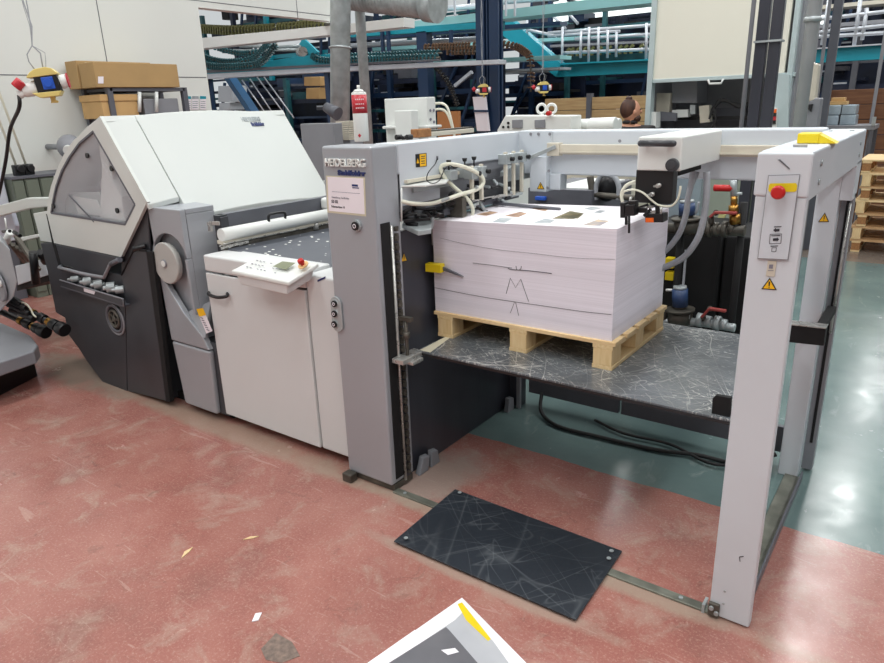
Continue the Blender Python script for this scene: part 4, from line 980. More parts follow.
bigbox('cardboard_box', -6.14, -5.9, P(75, 84, 0, -6.0).y, P(100, 84, 0, -6.0).y + .6, zt, P(68, 63, 0, -6.0).z + .02, 'card', 'brown cardboard box end behind the long box, next to the wall', None, False)
t = bigbox('cardboard_box', -6.05, sx - .0, P(90, 100, 0, sx).y + .12, P(137, 100, 0, sx).y, zt - .32, zt - .32 + .24, 'card2', 'light brown lidded cardboard box on the shelf board below')
MB().box(-6.06, sx + .01, P(90, 100, 0, sx).y + .11, P(137, 100, 0, sx).y + .01, zt - .14, zt - .07).build('box_lid', 'card2', t, .004)
t = thing('storage_bin', 'dark grey plastic bin beside the small cardboard box on the shelf', 'bin', (-5.85, 3.0, zt - .32))
MB().box(-6.05, sx - .02, P(144, 100, 0, sx).y, P(179, 100, 0, sx).y, zt - .32, zt - .12).build('bin_body', 'mgrey', t, .01)
for i, px in enumerate((139.5, 156.5)):
    o = MB().cyl(P(px, 112, 0, sx + .03), P(px, 92, 0, sx + .03), .02, n=12).build('white_tube', 'white'); tag(o, ('white tube standing before the shelf beside the small box', 'white tube standing before the dark bin on the shelf')[i], 'tube')
    mb = MB()
t = thing('wall_notice', 'white notice sheets with green heads on the panelled wall', 'notice', P(196, 103, 0, -6.19))
for x0, x1, hm in ((185.5, 191, 'teal'), (192, 198.5, 'pic3'), (200, 206, 'teal')):
    MB().prism([P(*p, 0, -6.19) for p in ((x0, 96), (x1, 96.3), (x1, 109.5), (x0, 109.5))], (.002, 0, 0)).build('notice_sheet', 'label', t)
    MB().prism([P(*p, 0, -6.187) for p in ((x0, 96), (x1, 96.3), (x1, 99), (x0, 99))], (.001, 0, 0)).build('notice_head', hm, t)
    mb = MB()
    for k in range(4): mb.prism([P(*p, 0, -6.187) for p in ((x0 + .6, 101 + k * 2), (x1 - .6, 101 + k * 2), (x1 - .6, 101.8 + k * 2), (x0 + .6, 101.8 + k * 2))], (.001, 0, 0))
    mb.build('notice_print', 'pic3', t)
lx = -5.5
ly = [P(x, 190, 0, lx).y for x in (13, 26, 41, 57)]
for i in range(3):
    t = thing('locker', ('olive grey metal locker nearest the left picture edge', 'olive grey metal locker, middle of three behind the white arm', 'olive grey metal locker next to the machine window')[i], 'locker', (lx - .3, (ly[i] + ly[i + 1]) / 2, 0), 'olive lockers by the wall')
    MB().box(-6.18, lx, ly[i] + .004, ly[i + 1] - .004, 0, 1.2).build('locker_body', 'greencab', t, .004)
    MB().box(lx, lx + .012, ly[i] + .012, ly[i + 1] - .012, .06, 1.18).build('locker_door', 'greencab', t, .003)
t = MB().box(lx - .5, lx + .02, ly[0], ly[3] + .6, 1.201, 1.225).build('locker_top_board', 'dgrey'); tag(t, 'dark board lying across the olive lockers', 'board')
for i, px in enumerate((20.5, 30.5)):
    c = P(px, 176, 0, lx - .1); t = thing('wall_socket', ('black plug unit above the lockers, left of two', 'black plug unit above the lockers, right of two')[i], 'socket', c)
    MB().box(c.x - .06, c.x + .02, c.y - .045, c.y + .045, 1.226, 1.33).build('plug_body', 'black', t, .01); MB().cyl((c.x + .02, c.y, 1.29), (c.x + .06, c.y, 1.29), .035).build('plug_face', 'black', t, .004)
    MB().tube([(c.x - .05, c.y, 1.33), (c.x - .1, c.y - .1, 2.2), (c.x - .12, c.y - .25, 5.9)], .012).build('plug_cable', 'hose', t)
q = [(0, 130), (14, 130), (20, 178), (14, 188), (0, 200)]
t = MB().box(-6.0, -5.6, ly[0] - .7, ly[0] - .02, .6, 1.32).build('pale_cabinet', mat('pale_blue_paint', (206, 212, 222), .5), None, .01); tag(t, 'pale blue cabinet at the left picture edge beside the lockers', 'cabinet')
MB().box(-6.0, -5.62, ly[0] - .69, ly[0] - .04, 0, .6).build('cabinet_base', 'dgrey', t)
bpy.data.objects['cabinet_base'].location = (0, 0, 0)
c = P(70, 147, 0, -5.7); t = thing('wall_ball', 'round grey metal ball on the wall behind the machine hood', 'lamp', c)  # grey ball-shaped object; added arm holds it to the wall
MB().sph(c, (.12, .13, .13), 20).build('ball_body', 'mgrey', t); MB().cyl(c + V((-.49, .0, 0)), c, .03).build('ball_arm', 'mgrey', t)
MB().cyl(c + V((.08, -.06, -.02)), c + V((.11, -.08, -.03)), .05, n=20).build('ball_front', 'white', t)

# hanging socket boxes
def socketbox(px, py, Y, s, label, rot=0, face='blue'):
    c = P(px, py, 1, Y); t = thing('hanging_socket_box', label, 'socket box', c)
    right = V((RW[0][0], RW[0][1], 0)).normalized(); up = V((0, 0, 1)); fw = right.cross(up)
    if fw.dot(CAM - c) < 0: fw = -fw
    ry = Matrix.Rotation(rot, 3, up); ax = ry @ right; az = ry @ fw
    rz = Matrix.Rotation(.1 if rot else 0, 3, az); ax = rz @ ax; au = rz @ up
    L = lambda x, y, z: c + (ax * x + au * y + az * z) * s
    def pr(pts, z0, z1, name, m, par, bev=.003):
        return MB().prism([L(x, y, z0) for x, y in pts], az * (z1 - z0) * s).build(name, m, par, bev)
    bd = pr([(-.05, -.055), (.075, -.055), (.075, .055), (-.05, .055)], -.05, .05, 'socket_body', 'black', t)
    pr([(-.085, .045), (-.06, .07), (-.03, .085), (.03, .09), (.06, .08), (.085, .05), (.08, .043), (-.08, .04)], -.056, .056, 'top_frame', 'syel', t)
    pr([(-.08, -.045), (.08, -.048), (.06, -.075), (-.045, -.075)], -.056, .056, 'bottom_frame', 'syel', t)
    pr([(.0, -.075), (.03, -.075), (.025, -.095), (.04, -.1), (.036, -.112), (-.006, -.108), (.0, -.1)], -.01, .01, 'frame_hook', 'syel', t)
    if face == 'blue':
        f = pr([(-.012, -.033), (.052, -.033), (.052, .035), (-.012, .035)], .05, .056, 'blue_socket', 'blue', t)
        MB().cyl(L(.02, .001, .056), L(.02, .001, .064), .024 * s, n=20).build('socket_lid', 'blue', f, .002)
    else:
        f = pr([(-.012, -.033), (.052, -.033), (.052, .035), (-.012, .035)], .05, .056, 'red_socket', 'redpaint', t)
    MB().cyl(L(.08, .0, 0), L(.12, .005, 0), .042 * s, .038 * s).build('side_socket', 'white', t, .003)
    MB().cyl(L(.12, .005, 0), L(.126, .005, 0), .043 * s).build('socket_rim', 'redpaint', t)
    MB().cyl(L(-.05, -.01, 0), L(-.12, -.02, 0), .04 * s, .03 * s).build('plug_housing', 'white', t, .003)
    MB().cyl(L(-.12, .03, .02), L(-.16, .0, .02), .03 * s).build('red_cap', 'redpaint', t, .003)
    
    for dx, r in ((-.035, .0035), (.01, .0042), (.025, .002)):
        pts = [L(dx, .085, 0), L(dx * 1.5, .13, 0), L(dx * 1.6 + .005, .17, 0), L(-.01, .215, 0)]
        z = pts[-1].z; k = 0
        while z < 6.4:
            z += .09; k += 1; pts.append(V((c.x + s * (-.01 + .012 * math.sin(k * .9 + dx * 60)) - (z - c.z) * (.1 if rot else 0), c.y + .012 * s * math.cos(k * .9 + dx * 60), z)))
        MB().tube(pts, r * s, 6).build('suspension_cable', 'ghose' if dx else 'black', t)
    return t, L
t, L = socketbox(46, 84, -.35, .84, 'yellow and black hanging power socket with blue outlet, close at top left', .35)
MB().cyl(L(-.05, -.02, 0), L(-.13, -.03, 0), .034, .026).build('grey_plug', 'white', t, .003)
e = L(-.13, -.03, 0); mb = MB(); mb.cyl(e, L(-.16, -.045, 0), .02); mb.build('plug_collar', 'white', t, .002)
e = L(-.16, -.045, 0); mb = MB(); mb.tube(spline([e, e + V((-.03, 0, -.06)), P(10, 130, 1, -.35), P(5, 165, 1, -.35), P(-6, 215, 1, -.35), P(-25, 290, 1, -.35)]), .0095); mb.build('power_cable', 'rubber', t)
socketbox(483, 90, 5.0, .75, 'yellow hanging socket box with red outlet before the navy column', 0, 'red')
socketbox(543, 88, 5.0, .75, 'yellow hanging socket box with blue outlet below the teal walkway')
# ================================================================== small things on the side beam
def beam(px, py, x0=None): return P(px, py, 2, 1.6045)
for i, (a, b_) in enumerate(((396, 401.5), (402.5, 406), (406.5, 412))):
    p, q = beam(a, 140), beam(b_, 139.6); r = .012 if i != 1 else .009
    o = MB().cyl(p + V((0, 0, r)), q + V((0, 0, r)), r, n=16).build('loose_knob', 'black', None, .002); tag(o, ('short black knob on the beam, first from the silver post', 'thin black knob on the beam between two thicker ones', 'black knob on the beam beside the wood block')[i], 'stopper')  # small black knobs lying on the beam
p = beam(413, 138.5); o = MB().obox(p + V((0, .01, .022)), beam(427, 137.2) + V((0, .01, .022)), .045, .04).build('wood_block', 'chip', None, .004); tag(o, 'small rough wooden block lying on the white side beam', 'wood block')
p = beam(431, 136.8); t = thing('steel_tray', 'flat steel tray lying on the side beam beside the wood block', 'tray', p)
e = beam(474, 132.6); MB().obox(p + V((-.03, 0, .012)), e + V((-.03, 0, .012)), .06, .022).build('tray_body', 'cream', t, .002); MB().obox(p + V((-.03, 0, .028)), e + V((-.03, 0, .028)), .045, .006).build('tray_insert', 'iron', t)
# ================================================================== middle distance
Q = lambda pts, Y: [P(x, y, 1, Y) for x, y in pts]
def slabp(pts, Y, d, name, m, par=None, bev=0): return MB().prism(Q(pts, Y), (0, d, 0)).build(name, m, par, bev)
def base(px, py, Y): c = P(px, py, 1, Y); return (c.x, c.y, 0)
# white control cabinet behind the side beam
t = thing('control_cabinet', 'white boxy control cabinet standing behind the silver post', 'cabinet', base(410, 120, 1.9))
def cabx(px0, px1, pyt, Y, d, z0, name, m, par, bev=.006):
    a, b_ = P(px0, pyt, 1, Y), P(px1, pyt, 1, Y); return MB().box(a.x, b_.x, Y, Y + d, z0, (a.z + b_.z) / 2).build(name, m, par, bev)
cabx(384, 427, 98, 1.9, .1, .0, 'cabinet_body', 'white', t)
cabx(394, 411, 110.5, 1.75, .08, .0, 'front_box', 'white', t)
cabx(382, 427, 126, 1.85, .18, 1.6, 'cabinet_ledge', 'white', t)
ax = P(427, 110, 1, 1.9).x
mb = MB()
for y, z in ((1.93, 1.72), (1.93, 1.66), (1.97, 1.72), (1.97, 1.64)): mb.cyl((ax, y, z), (ax + .01, y, z), .01, n=8)
mb.build('cabinet_buttons', 'greyink', t)
for z0, z1 in ((104, 128), (110, 130)):
    mb = MB(); mb.tube(spline([P(432, z0, 1, 2.1), P(442, z0 - .5, 1, 2.1), P(448, z0 + 5, 1, 2.1), P(453, z1, 1, 2.1), P(455, 140, 1, 2.1)]), .009); mb.build('cabinet_cable', 'hose', t)
t = MB().box(*(P(437, 112, 1, 3.2).x, P(458, 112, 1, 3.2).x), 3.2, 3.24, .8, P(445, 111.5, 1, 3.2).z).build('brown_board', mat('hardboard', (170, 112, 64), .6), None); tag(t, 'brown hardboard sheet standing behind the white control cabinet', 'board')
t.location.z = 0.8
t = MB().box(P(437, 112, 1, 3.2).x - .3, P(458, 112, 1, 3.2).x + .6, 3.1, 3.7, 0, .8).build('work_table', 'dteal', None, .01); tag(t, 'dark teal bench carrying the brown board', 'table')
# grey cabinet between hood and post
t = thing('grey_cabinet', 'grey steel cabinet standing between the hood and the silver post', 'cabinet', base(318, 150, 2.6))
cabx(300, 333, 123.5, 2.6, .12, 0, 'cabinet_body', 'mgrey', t)
t = thing('slatted_stack', 'small pile of yellowish slats behind the silver post', 'stack', base(344, 130, 2.9))
for k in range(9):
    a, b_ = P(335.5, 140 - k * 2.1, 1, 2.9), P(349, 140 - k * 2.1, 1, 2.9); MB().box(a.x, b_.x, 2.9, 3.1, a.z, a.z + .016).build('slat', 'cream', t)
MB().box(P(335.5, 140, 1, 2.9).x, P(349, 140, 1, 2.9).x, 2.92, 3.1, 0, P(336, 140, 1, 2.9).z).build('stack_stand', 'mgrey', t)
t = thing('small_white_units', 'white paper feed housing visible behind the hood edge', 'housing', base(328, 190, 1.55))
cabx(322, 333, 181, 1.5, .3, 1.1, 'housing_body', 'white', t); cabx(316, 333, 192, 1.5, .3, .0, 'housing_lower', 'white', t)
# second white machine with lifting eyes
t = thing('white_press', 'white machine with two round lifting eyes behind the feeder beam', 'machine', base(545, 120, 3.6))
mb = MB(); mb.prism(Q(((497, 130), (505, 115.5), (571, 115.5), (571, 170), (497, 170)), 3.6), (0, .22, 0)); pb = mb.build('press_body', 'white', t, .01)
zb_ = P(540, 170, 1, 3.6).z; xa, xb = P(497, 170, 1, 3.6).x, P(571, 170, 1, 3.6).x
MB().box(xa + .05, xb - .05, 3.62, 3.81, 0, zb_ + .02).build('press_base', 'white', t)
for px0, px1 in ((512, 522), (534.5, 544.5)): slabp(((px0, 120), (px1, 119.6), (px1, 128), (px0, 128)), 3.585, .03, 'press_window', 'mgrey', t, .002)
mb = MB()
for p in ((503.5, 127), (508.5, 123), (508.5, 127)): c = P(*p, 1, 3.6); mb.cyl(c, c - V((0, .01, 0)), .012, n=10)
mb.build('press_holes', 'blackm', t)
for px in (541.5, 551.5):
    c = P(px, 108.8, 1, 3.7); MB().torus(c, (.7 if px < 545 else .3, -.8, 0), .04, .013, 20, 8).build('lifting_eye', 'white', t); MB().cyl(c - V((0, 0, .09)), c - V((0, 0, .045)), .022).build('eye_base', 'white', t)
c = P(550.3, 113.2, 1, 3.6); MB().cyl(c, c + V((0, -.05, 0)), .02).build('stop_button', 'red', t)
mb = MB(); mb.cyl(P(562, 126, 1, 3.9), P(620, 125, 1, 3.9), .06, n=20); mb.build('paper_roll', 'white', t, .01)
mb = MB(); mb.cyl(P(590, 125.5, 1, 3.8), P(616, 124.8, 1, 3.8), .066, n=20); mb.build('paper_roll', 'white', t, .01)
MB().box(P(571, 130, 1, 3.9).x, P(620, 130, 1, 3.9).x, 3.75, 4.1, 0, P(590, 128, 1, 3.9).z - .05).build('roll_stand', 'cream', t)
# dark grey box and cream cabinet under the rear beam
t = thing('grey_bin', 'dark grey open-topped box behind the paper pile under the rear beam', 'bin', base(570, 190, 1.75))
a, b_ = P(528, 186, 1, 1.75), P(592, 186, 1, 1.75)
MB().box(a.x, b_.x, 1.75, 2.4, .0, 1.235).build('bin_body', 'dgrey', t, .004); MB().box(a.x + .15, b_.x - .03, 1.8, 2.35, 1.235, 1.24).build('bin_cover', 'white', t)
c = P(540, 198.5, 1, 1.72); t = MB().box(c.x - .035, c.x + .035, 1.715, 1.745, c.z - .012, c.z + .012).build('blue_clip', 'blue', None, .004); tag(t, 'small blue plastic clip on the dark grey box behind the pile', 'clip')
t = MB().box(P(552, 186, 1, 2.8).x, P(628, 186, 1, 2.8).x, 2.8, 3.3, 0, 1.33).build('cream_cabinet', mat('cream_cabinet_paint', (206, 202, 186), .5), None, .01); tag(t, 'cream cabinet standing behind the paper pile below the rear beam', 'cabinet')
# pipework with valves
t = thing('pipework', 'grey pipes with red lever valves and blue pumps behind the paper pile', 'pipes', base(700, 300, 2.1))
yv = 1.8
def tb_(pts, r, name, m, par=None, Y=yv, n=10, sm=True):
    q = Q(pts, Y); return MB().tube(spline(q) if sm and len(q) > 2 else q, r, n).build(name, m, par or t)
tb_(((590, 176), (592, 190), (592, 200)), .022, 'vertical_pipe', 'iron'); tb_(((585, 194), (635, 198)), .018, 'cross_pipe', 'iron')
tb_(((596, 200), (596, 186), (601, 176), (608, 174)), .014, 'hose_bend', 'ghose'); tb_(((618, 200), (619, 188), (615, 178), (606, 174)), .016, 'hose_bend', 'ghose')
c = P(607, 187, 1, yv + .1); MB().sph(c, (.07, .07, .09)).build('black_filter', 'black', t)
tb_(((668, 228), (745, 231)), .03, 'main_pipe', 'iron')
for px, r in ((690, .036), (709, .045), (716, .038), (725, .045), (732, .036)): tb_(((px - 2.5, 229), (px + 2.5, 229.3)), r, 'pipe_coupling', 'iron')
tb_(((660, 322), (695, 322), (735, 328)), .024, 'lower_pipe', 'zinc')
for px, py, r in ((688, 316, .03), (700, 320, .042), (708, 321.5, .034), (717, 323, .042), (724, 324.5, .032)): tb_(((px - 3, py - .6), (px + 3, py + .6)), r, 'pipe_coupling', 'zinc')
def lever(x0, y0, x1, y1, px, pyb):
    mb = MB(); a, b_ = P(x0, y0, 1, yv - .04), P(x1, y1, 1, yv - .04); mb.obox(a, b_, .03, .014); o = mb.build('red_lever', mat('faded_red_' + str(px), (168, 72, 68), .5), t, .003)
    mb = MB(); mb.tube([P(px, pyb, 1, yv), P(px, y0, 1, yv - .03)], .016, 10); mb.build('valve_stem', 'iron', t)
    return o
lever(710, 217, 716, 212, 711, 226); lever(716, 212.5, 737, 213, 716, 213)
mb = MB(); mb.tube([P(714, 188, 1, yv), P(734, 188.3, 1, yv)], .018, 10); mb.build('red_handle', 'red', t)
lever(702, 317, 709, 309, 703, 320); lever(709, 308.5, 726, 311, 710, 309)
for px, y0, y1, r in ((734, 196, 205, .018), (733.5, 205, 214, .026), (735, 214, 224, .03)): tb_(((px, y0), (px, y1)), r, 'brass_valve', 'brass', sm=False)
tb_(((733, 178), (734, 196)), .018, 'riser', 'zinc', sm=False); tb_(((735, 194), (742, 193.5)), .008, 'tee_handle', 'zinc', sm=False)
for px, y0, y1 in ((687, 203, 215), (680, 289, 306)):
    tb_(((px, y0), (px, y1)), .045, 'pump_motor', 'motorblue', n=20, sm=False); tb_(((px, y0 - 3), (px, y0)), .038, 'motor_cap', 'zinc', n=20, sm=False)
    tb_(((px, y1), (px, y1 + 3)), .034, 'motor_neck', 'iron', n=16, sm=False); tb_(((px, y1 + 2.5), (px, y1 + 5)), .085, 'motor_flange', 'iron', n=20, sm=False); tb_(((px, y1 + 5), (px, y1 + 17)), .07, 'valve_housing', 'iron', n=12, sm=False)
tb_(((666, 290), (674, 290)), .008, 'sensor_rod', 'white', sm=False)
tb_(((686, 250), (684, 275), (682, 300), (680, 325)), .007, 'thin_pipe', 'ghose'); tb_(((691, 215), (696, 212), (699, 202)), .007, 'thin_pipe', 'ghose')
tb_(((668, 310), (664, 316), (665, 335)), .02, 'pipe_elbow', 'iron')
# pipe supports to the floor
for px in (672, 730): c = P(px, 325, 1, yv); MB().cyl((c.x, yv + .03, 0), (c.x, yv + .03, 1.2), .02).build('pipe_support', 'blackm', t)
t = MB().box(P(640, 260, 1, 2.0).x, P(719, 260, 1, 2.0).x, 2.0, 2.6, 0, .985).build('black_tank', 'blackm', None, .01); tag(t, 'large matt black tank behind the pipework and lift table', 'tank')
t = MB().box(P(719, 260, 1, 2.0).x + .01, P(750, 260, 1, 2.0).x, 2.05, 2.6, 0, .97).build('black_box', 'blackm', None, .01); tag(t, 'narrower black box between the tank and the dark column', 'box')
for i, (py0, py1) in enumerate(((258, 269), (272, 281))):
    a, b_ = P(665, py0, 1, 1.93), P(672.5, py1, 1, 1.93); t = MB().box(a.x, b_.x, 1.93, 1.99, b_.z, a.z).build('yellow_block', 'yellow', None, .003); tag(t, ('yellow block on the black tank, upper of two', 'yellow block on the black tank, lower of two')[i], 'block')
    tt = t
for i, (px, py) in enumerate(((670, 208), (674, 208))): pass
t = thing('glass_panel_machine', 'pale green grey machine panel seen between hoses behind the pipework', 'machine', base(715, 200, 2.9))
MB().box(P(690, 200, 1, 2.9).x, P(760, 200, 1, 2.9).x, 2.9, 3.3, .0, 1.35).build('machine_panel', mat('pale_green_paint', (176, 186, 170), .5), t, .01)
MB().box(P(668, 200, 1, 2.75).x, P(700, 200, 1, 2.75).x, 2.75, 2.88, .0, 1.35).build('glass_door', 'bluepane', t, .01)
MB().box(P(668, 200, 1, 2.85).x - .4, P(760, 200, 1, 2.85).x, 2.72, 2.9, .55, .84).build('machine_step', 'dgrey', t, .01)
MB().obox(P(723, 214, 1, 2.6), P(709, 250, 1, 2.6), .03, .04).build('yellow_bar', mat('pale_yellow', (206, 200, 140), .5), t); MB().obox(P(735, 232, 1, 2.6), P(725, 258, 1, 2.6), .03, .03).build('pale_bar', 'cream', t)
# dark columns, pipes before the booth
def vpost(px, Y, w_, d_, name, m, label, cat, rnd_=False, z1=6.55, z0=0, group=None):
    c = P(px, 60, 1, Y)
    if rnd_: o = MB().cyl((c.x, Y, z0), (c.x, Y, z1), w_ / 2, n=24).build(name, m)
    else: o = MB().box(c.x - w_ / 2, c.x + w_ / 2, Y, Y + d_, z0, z1).build(name, m, None, .006)
    return tag(o, label, cat, group)
def wpx(n, px, Y): return (P(px + n / 2, 60, 1, Y) - P(px - n / 2, 60, 1, Y)).x
v1 = vpost(758.8, 2.75, wpx(11.5, 759, 2.75), .06, 'dark_column', 'darkplate', 'dark grey steel column, left one of the strapped pair', 'column')
v2 = vpost(772.3, 2.75, wpx(11.5, 772, 2.75), .06, 'dark_column', 'darkplate', 'dark grey steel column, right one of the strapped pair', 'column')
a, b_ = P(755, 43, 1, 2.73), P(783, 42, 1, 2.73); o = MB().box(a.x - .01, b_.x - .01, 2.73, 2.83, a.z, a.z + .012).build('column_strap', 'zinc'); tag(o, 'thin metal strap round the pair of dark columns', 'strap')
vpost(748, 2.6, wpx(4.5, 748, 2.6), .03, 'thin_pipe', 'mgrey', 'thin grey vertical pipe left of the dark column pair', 'pipe', True)
vpost(807.5, 3.3, wpx(13.5, 802, 3.3), .1, 'vent_pipe', mat('grey_vent_pipe', (172, 176, 178), .5), 'light grey vertical vent pipe right of the white booth door', 'pipe', True)
a = P(807, 18.5, 1, 3.2); o = MB().cyl((P(807.5, 60, 1, 3.3).x, 3.3, a.z - .015), (P(807.5, 60, 1, 3.3).x, 3.3, a.z + .015), wpx(17.5, 802, 3.3) / 2, n=24).build('pipe_clamp', 'zinc'); tag(o, 'metal clamp ring on the light grey vent pipe', 'clamp')
vpost(830.5, 6.75, wpx(9, 830, 6.75), .08, 'dark_post', 'dgrey', 'slim dark post between vent pipe and brown planks', 'post')
vpost(881, 8.4, .04, .02, 'thin_rod', 'mgrey', 'thin vertical rod near the right picture edge', 'rod')
vpost(822, 8.4, .04, .02, 'thin_rod', 'mgrey', 'thin vertical rod just left of the slim dark post', 'rod')
# booth with raised cream door
bt = thing('machine_booth', 'tall booth with raised cream sliding door and equipment inside', 'booth', base(720, 120, 6))
def bq(pts, Y, d, name, m, par=bt, bev=0): return slabp(pts, Y, d, name, m, par, bev)
xl, xr = P(650, 80, 1, 6).x, P(796, 76, 1, 6).x
dz = P(700, 78, 1, 5.95).z
MB().box(xl + .05, xr - .1, 5.93, 5.98, dz, 4.2).build('raised_door', 'cream_door', bt, .006)
fr_ = MB(); fr_.box(xl, xl + .06, 5.9, 6.02, 0, 4.3); fr_.box(xr - .07, xr - .02, 5.9, 6.02, 0, 4.3); fr_.box(xl, xr, 5.92, 5.99, dz - .03, dz + .01); fr_.build('door_frame', 'cyanlight', bt, .004)
mb = MB(); c = P(708, 79.5, 1, 5.9); mb.tube([c + V((0, 0, 0)), c + V((.02, 0, -.045)), c + V((.14, 0, -.045)), c + V((.16, 0, 0))], .012, 8); mb.build('door_grip', 'white', bt)
MB().box(xl, xr, 7.0, 7.05, 0, 4.2).build('booth_back', 'mgrey', bt)
MB().box(xr - .05, xr, 6.0, 7.0, 0, 4.2).build('booth_side', 'mgrey', bt); MB().box(xl - .02, xl, 6.0, 7.0, 0, 4.2).build('booth_side', 'mgrey', bt)
bq(((672, 79), (697, 79), (697, 103), (672, 103)), 6.3, .4, 'hood_box', 'mgrey'); bq(((656, 93), (671, 93), (669, 112), (656, 112)), 6.25, .1, 'white_panel', 'cream')
bq(((649, 112), (656, 112), (656, 128), (649, 128)), 5.95, .15, 'control_box', 'white'); bq(((672, 110), (688, 109.5), (688, 117), (672, 118)), 6.2, .1, 'white_block', 'white')
bq(((656, 117), (750, 116), (750, 119.5), (656, 120)), 6.4, .1, 'black_rail', 'black'); bq(((699, 106), (709, 105), (710, 122), (700, 123)), 6.2, .1, 'beige_valve', 'cream')
bq(((690, 105), (695, 105), (695, 114), (690, 114)), 6.2, .05, 'steel_head', 'zinc'); bq(((660, 111.5), (676, 113), (676, 121), (660, 121)), 6.1, .05, 'dark_unit', 'dgrey')
bq(((716, 108), (746, 107), (746, 128), (716, 128)), 6.6, .1, 'inner_panel', 'dgrey')
for k in range(4): MB().tube(spline(Q(((712, 112 + k), (718, 104 - k), (724, 101 - k * .5), (738, 104 + k), (748, 103 + k)), 6.15)), .012, 8).build('booth_hose', 'rubber', bt)
for k in range(3): MB().tube(spline(Q(((709, 119), (713, 113 - k * 3), (716, 121 - k), (712, 128)), 6.1)), .01, 8).build('booth_hose', 'rubber', bt)
MB().box(xl + .1, xr - .2, 6.1, 6.9, 0, 1.3).build('booth_machine', 'dgrey', bt, .01)
# right end of the booth: plate with indicator strip
bq(((775, 75), (789, 75), (788, 128), (772, 128)), 5.86, .04, 'side_panel', 'cyanlight'); ip = bq(((772, 108), (777.5, 108), (776.5, 128), (771.5, 128)), 5.84, .02, 'indicator_strip', 'white')
for k, m_ in enumerate(('orange', 'black', 'redpaint', 'black')): c = P(774.6 - k * .2, 111 + k * 3.7, 1, 5.835); MB().box(c.x - .018, c.x + .018, 5.825, 5.84, c.z - .018, c.z + .018).build('indicator', m_, ip)
t = thing('curved_bracket', 'off white curved bracket arm beside the light grey vent pipe', 'bracket', base(812, 90, 4.6))
slabp(((811, 62), (819, 64), (815, 100), (804, 103), (806, 90)), 4.6, .12, 'bracket_arm', 'cream', t, .01); slabp(((798, 108), (815, 98), (821, 98), (817, 128), (790, 128), (796, 120)), 4.6, .15, 'bracket_base', 'mgrey', t, .01)
slabp(((804, 105), (813, 104), (811, 112)), 4.58, .05, 'bracket_hook', 'black', t)
c = P(812, 120, 1, 4.7); MB().box(c.x - .06, c.x + .06, 4.62, 4.74, 0, c.z).build('bracket_column', 'mgrey', t)
# rack at right with wrapped bundles
t = thing('steel_rack', 'steel rack behind the right end of the feeder header', 'rack', base(850, 140, 8.0))
a, b_ = P(822, 126, 1, 8.0), P(875, 126, 1, 8.0)
MB().box(a.x, b_.x, 8.0, 8.6, a.z - .05, a.z).build('rack_shelf', 'mgrey', t)
for x in (a.x + .03, b_.x - .03):
    for y in (8.03, 8.57): MB().box(x - .02, x + .02, y - .02, y + .02, 0, a.z - .05).build('rack_leg', 'dgrey', t)
MB().box(b_.x - .04, b_.x, 7.98, 8.02, a.z, a.z + .1).build('rack_stop', 'zinc', t)
zr = a.z
for i, (x0, x1, h0, h1) in enumerate(((824, 839, 0, .07), (840, 856, 0, .07), (825, 840, .072, .14), (840.5, 855, .072, .14))):
    a, b_ = P(x0, 120, 1, 8.2), P(x1, 120, 1, 8.2); h0 *= 1.75; h1 *= 1.75; o = MB().box(a.x, b_.x - .005, 8.18, 8.5, zr + h0, zr + h1).build('wrapped_bundle', 'strap', None, .012); tag(o, ('plastic wrapped bundle on the rack, lower left of four', 'plastic wrapped bundle on the rack, lower right of four', 'plastic wrapped bundle on the rack, upper left of four', 'plastic wrapped bundle on the rack, upper right of four')[i], 'bundle', 'wrapped bundles on the rack')
a, b_ = P(828, 106, 1, 8.2), P(846, 106, 1, 8.2); o = MB().box(a.x, b_.x, 8.22, 8.45, zr + .247, zr + .29).build('small_carton', 'card2', None, .004); tag(o, 'flat brown carton on top of the wrapped bundles, lower one', 'carton')
a, b_ = P(830, 106, 1, 8.2), P(843, 106, 1, 8.2); o = MB().box(a.x, b_.x, 8.24, 8.43, zr + .292, zr + .335).build('small_carton', 'card2', None, .004); tag(o, 'flat brown carton on top of the wrapped bundles, topmost', 'carton')
# pallet stacks on the right
NN = ('bottom', 'second from the bottom', 'third from the bottom', 'fourth from the bottom', 'fifth from the bottom', 'sixth from the bottom', 'topmost')
for k in range(7):
    rx = random.uniform(-.03, .03)
    m2 = 'wood' if k in (5, 6, 3) else 'chipwood'
    if k == 0: M['chipwood'] = mat('aged_pallet_wood', (206, 170, 126), .7, scale=6, stretch=(1, 10, 10), col2=(176, 136, 94))
    pallet(1.13 + rx, 2.33 + rx, 6.85, 7.65, .0 + k * .148, .144, 'stacked_pallet', 'euro pallet in the stack at the right edge, %s' % NN[k], 'pallets stacked at the right edge', m2 if m2 != 'chipwood' else 'chipwood', 'woodend' if k % 2 else 'chip', 5, 'wood')
# plank crates
def plankwall(px0, px1, pt_, pb_, Y, n, m, label, post=None):
    t = thing('plank_wall', label, 'plank wall', base((px0 + px1) / 2, pt_, Y))
    a, b_ = P(px0, pt_, 1, Y), P(px1, pt_, 1, Y); h = (a.z + b_.z) / 2; H_ = h / n
    for k in range(n): MB().box(a.x, b_.x, Y, Y + .04, k * H_ + .004, (k + 1) * H_ - .004).build('plank', m, t, .004)
    if post:
        for p in post: c = P(p, 100, 1, Y); MB().box(c.x - .04, c.x + .04, Y - .06, Y + .06, 0, h + .06).build('wall_post', 'dgrey', t)
plankwall(545, 648, 97, 120, 9, 9, 'plank', 'low wall of pale pine planks behind the white machine', (590,))
plankwall(830, 915, 88.5, 120, 9, 9, 'brownplank', 'low wall of brown planks behind the wrapped bundles', (826,))
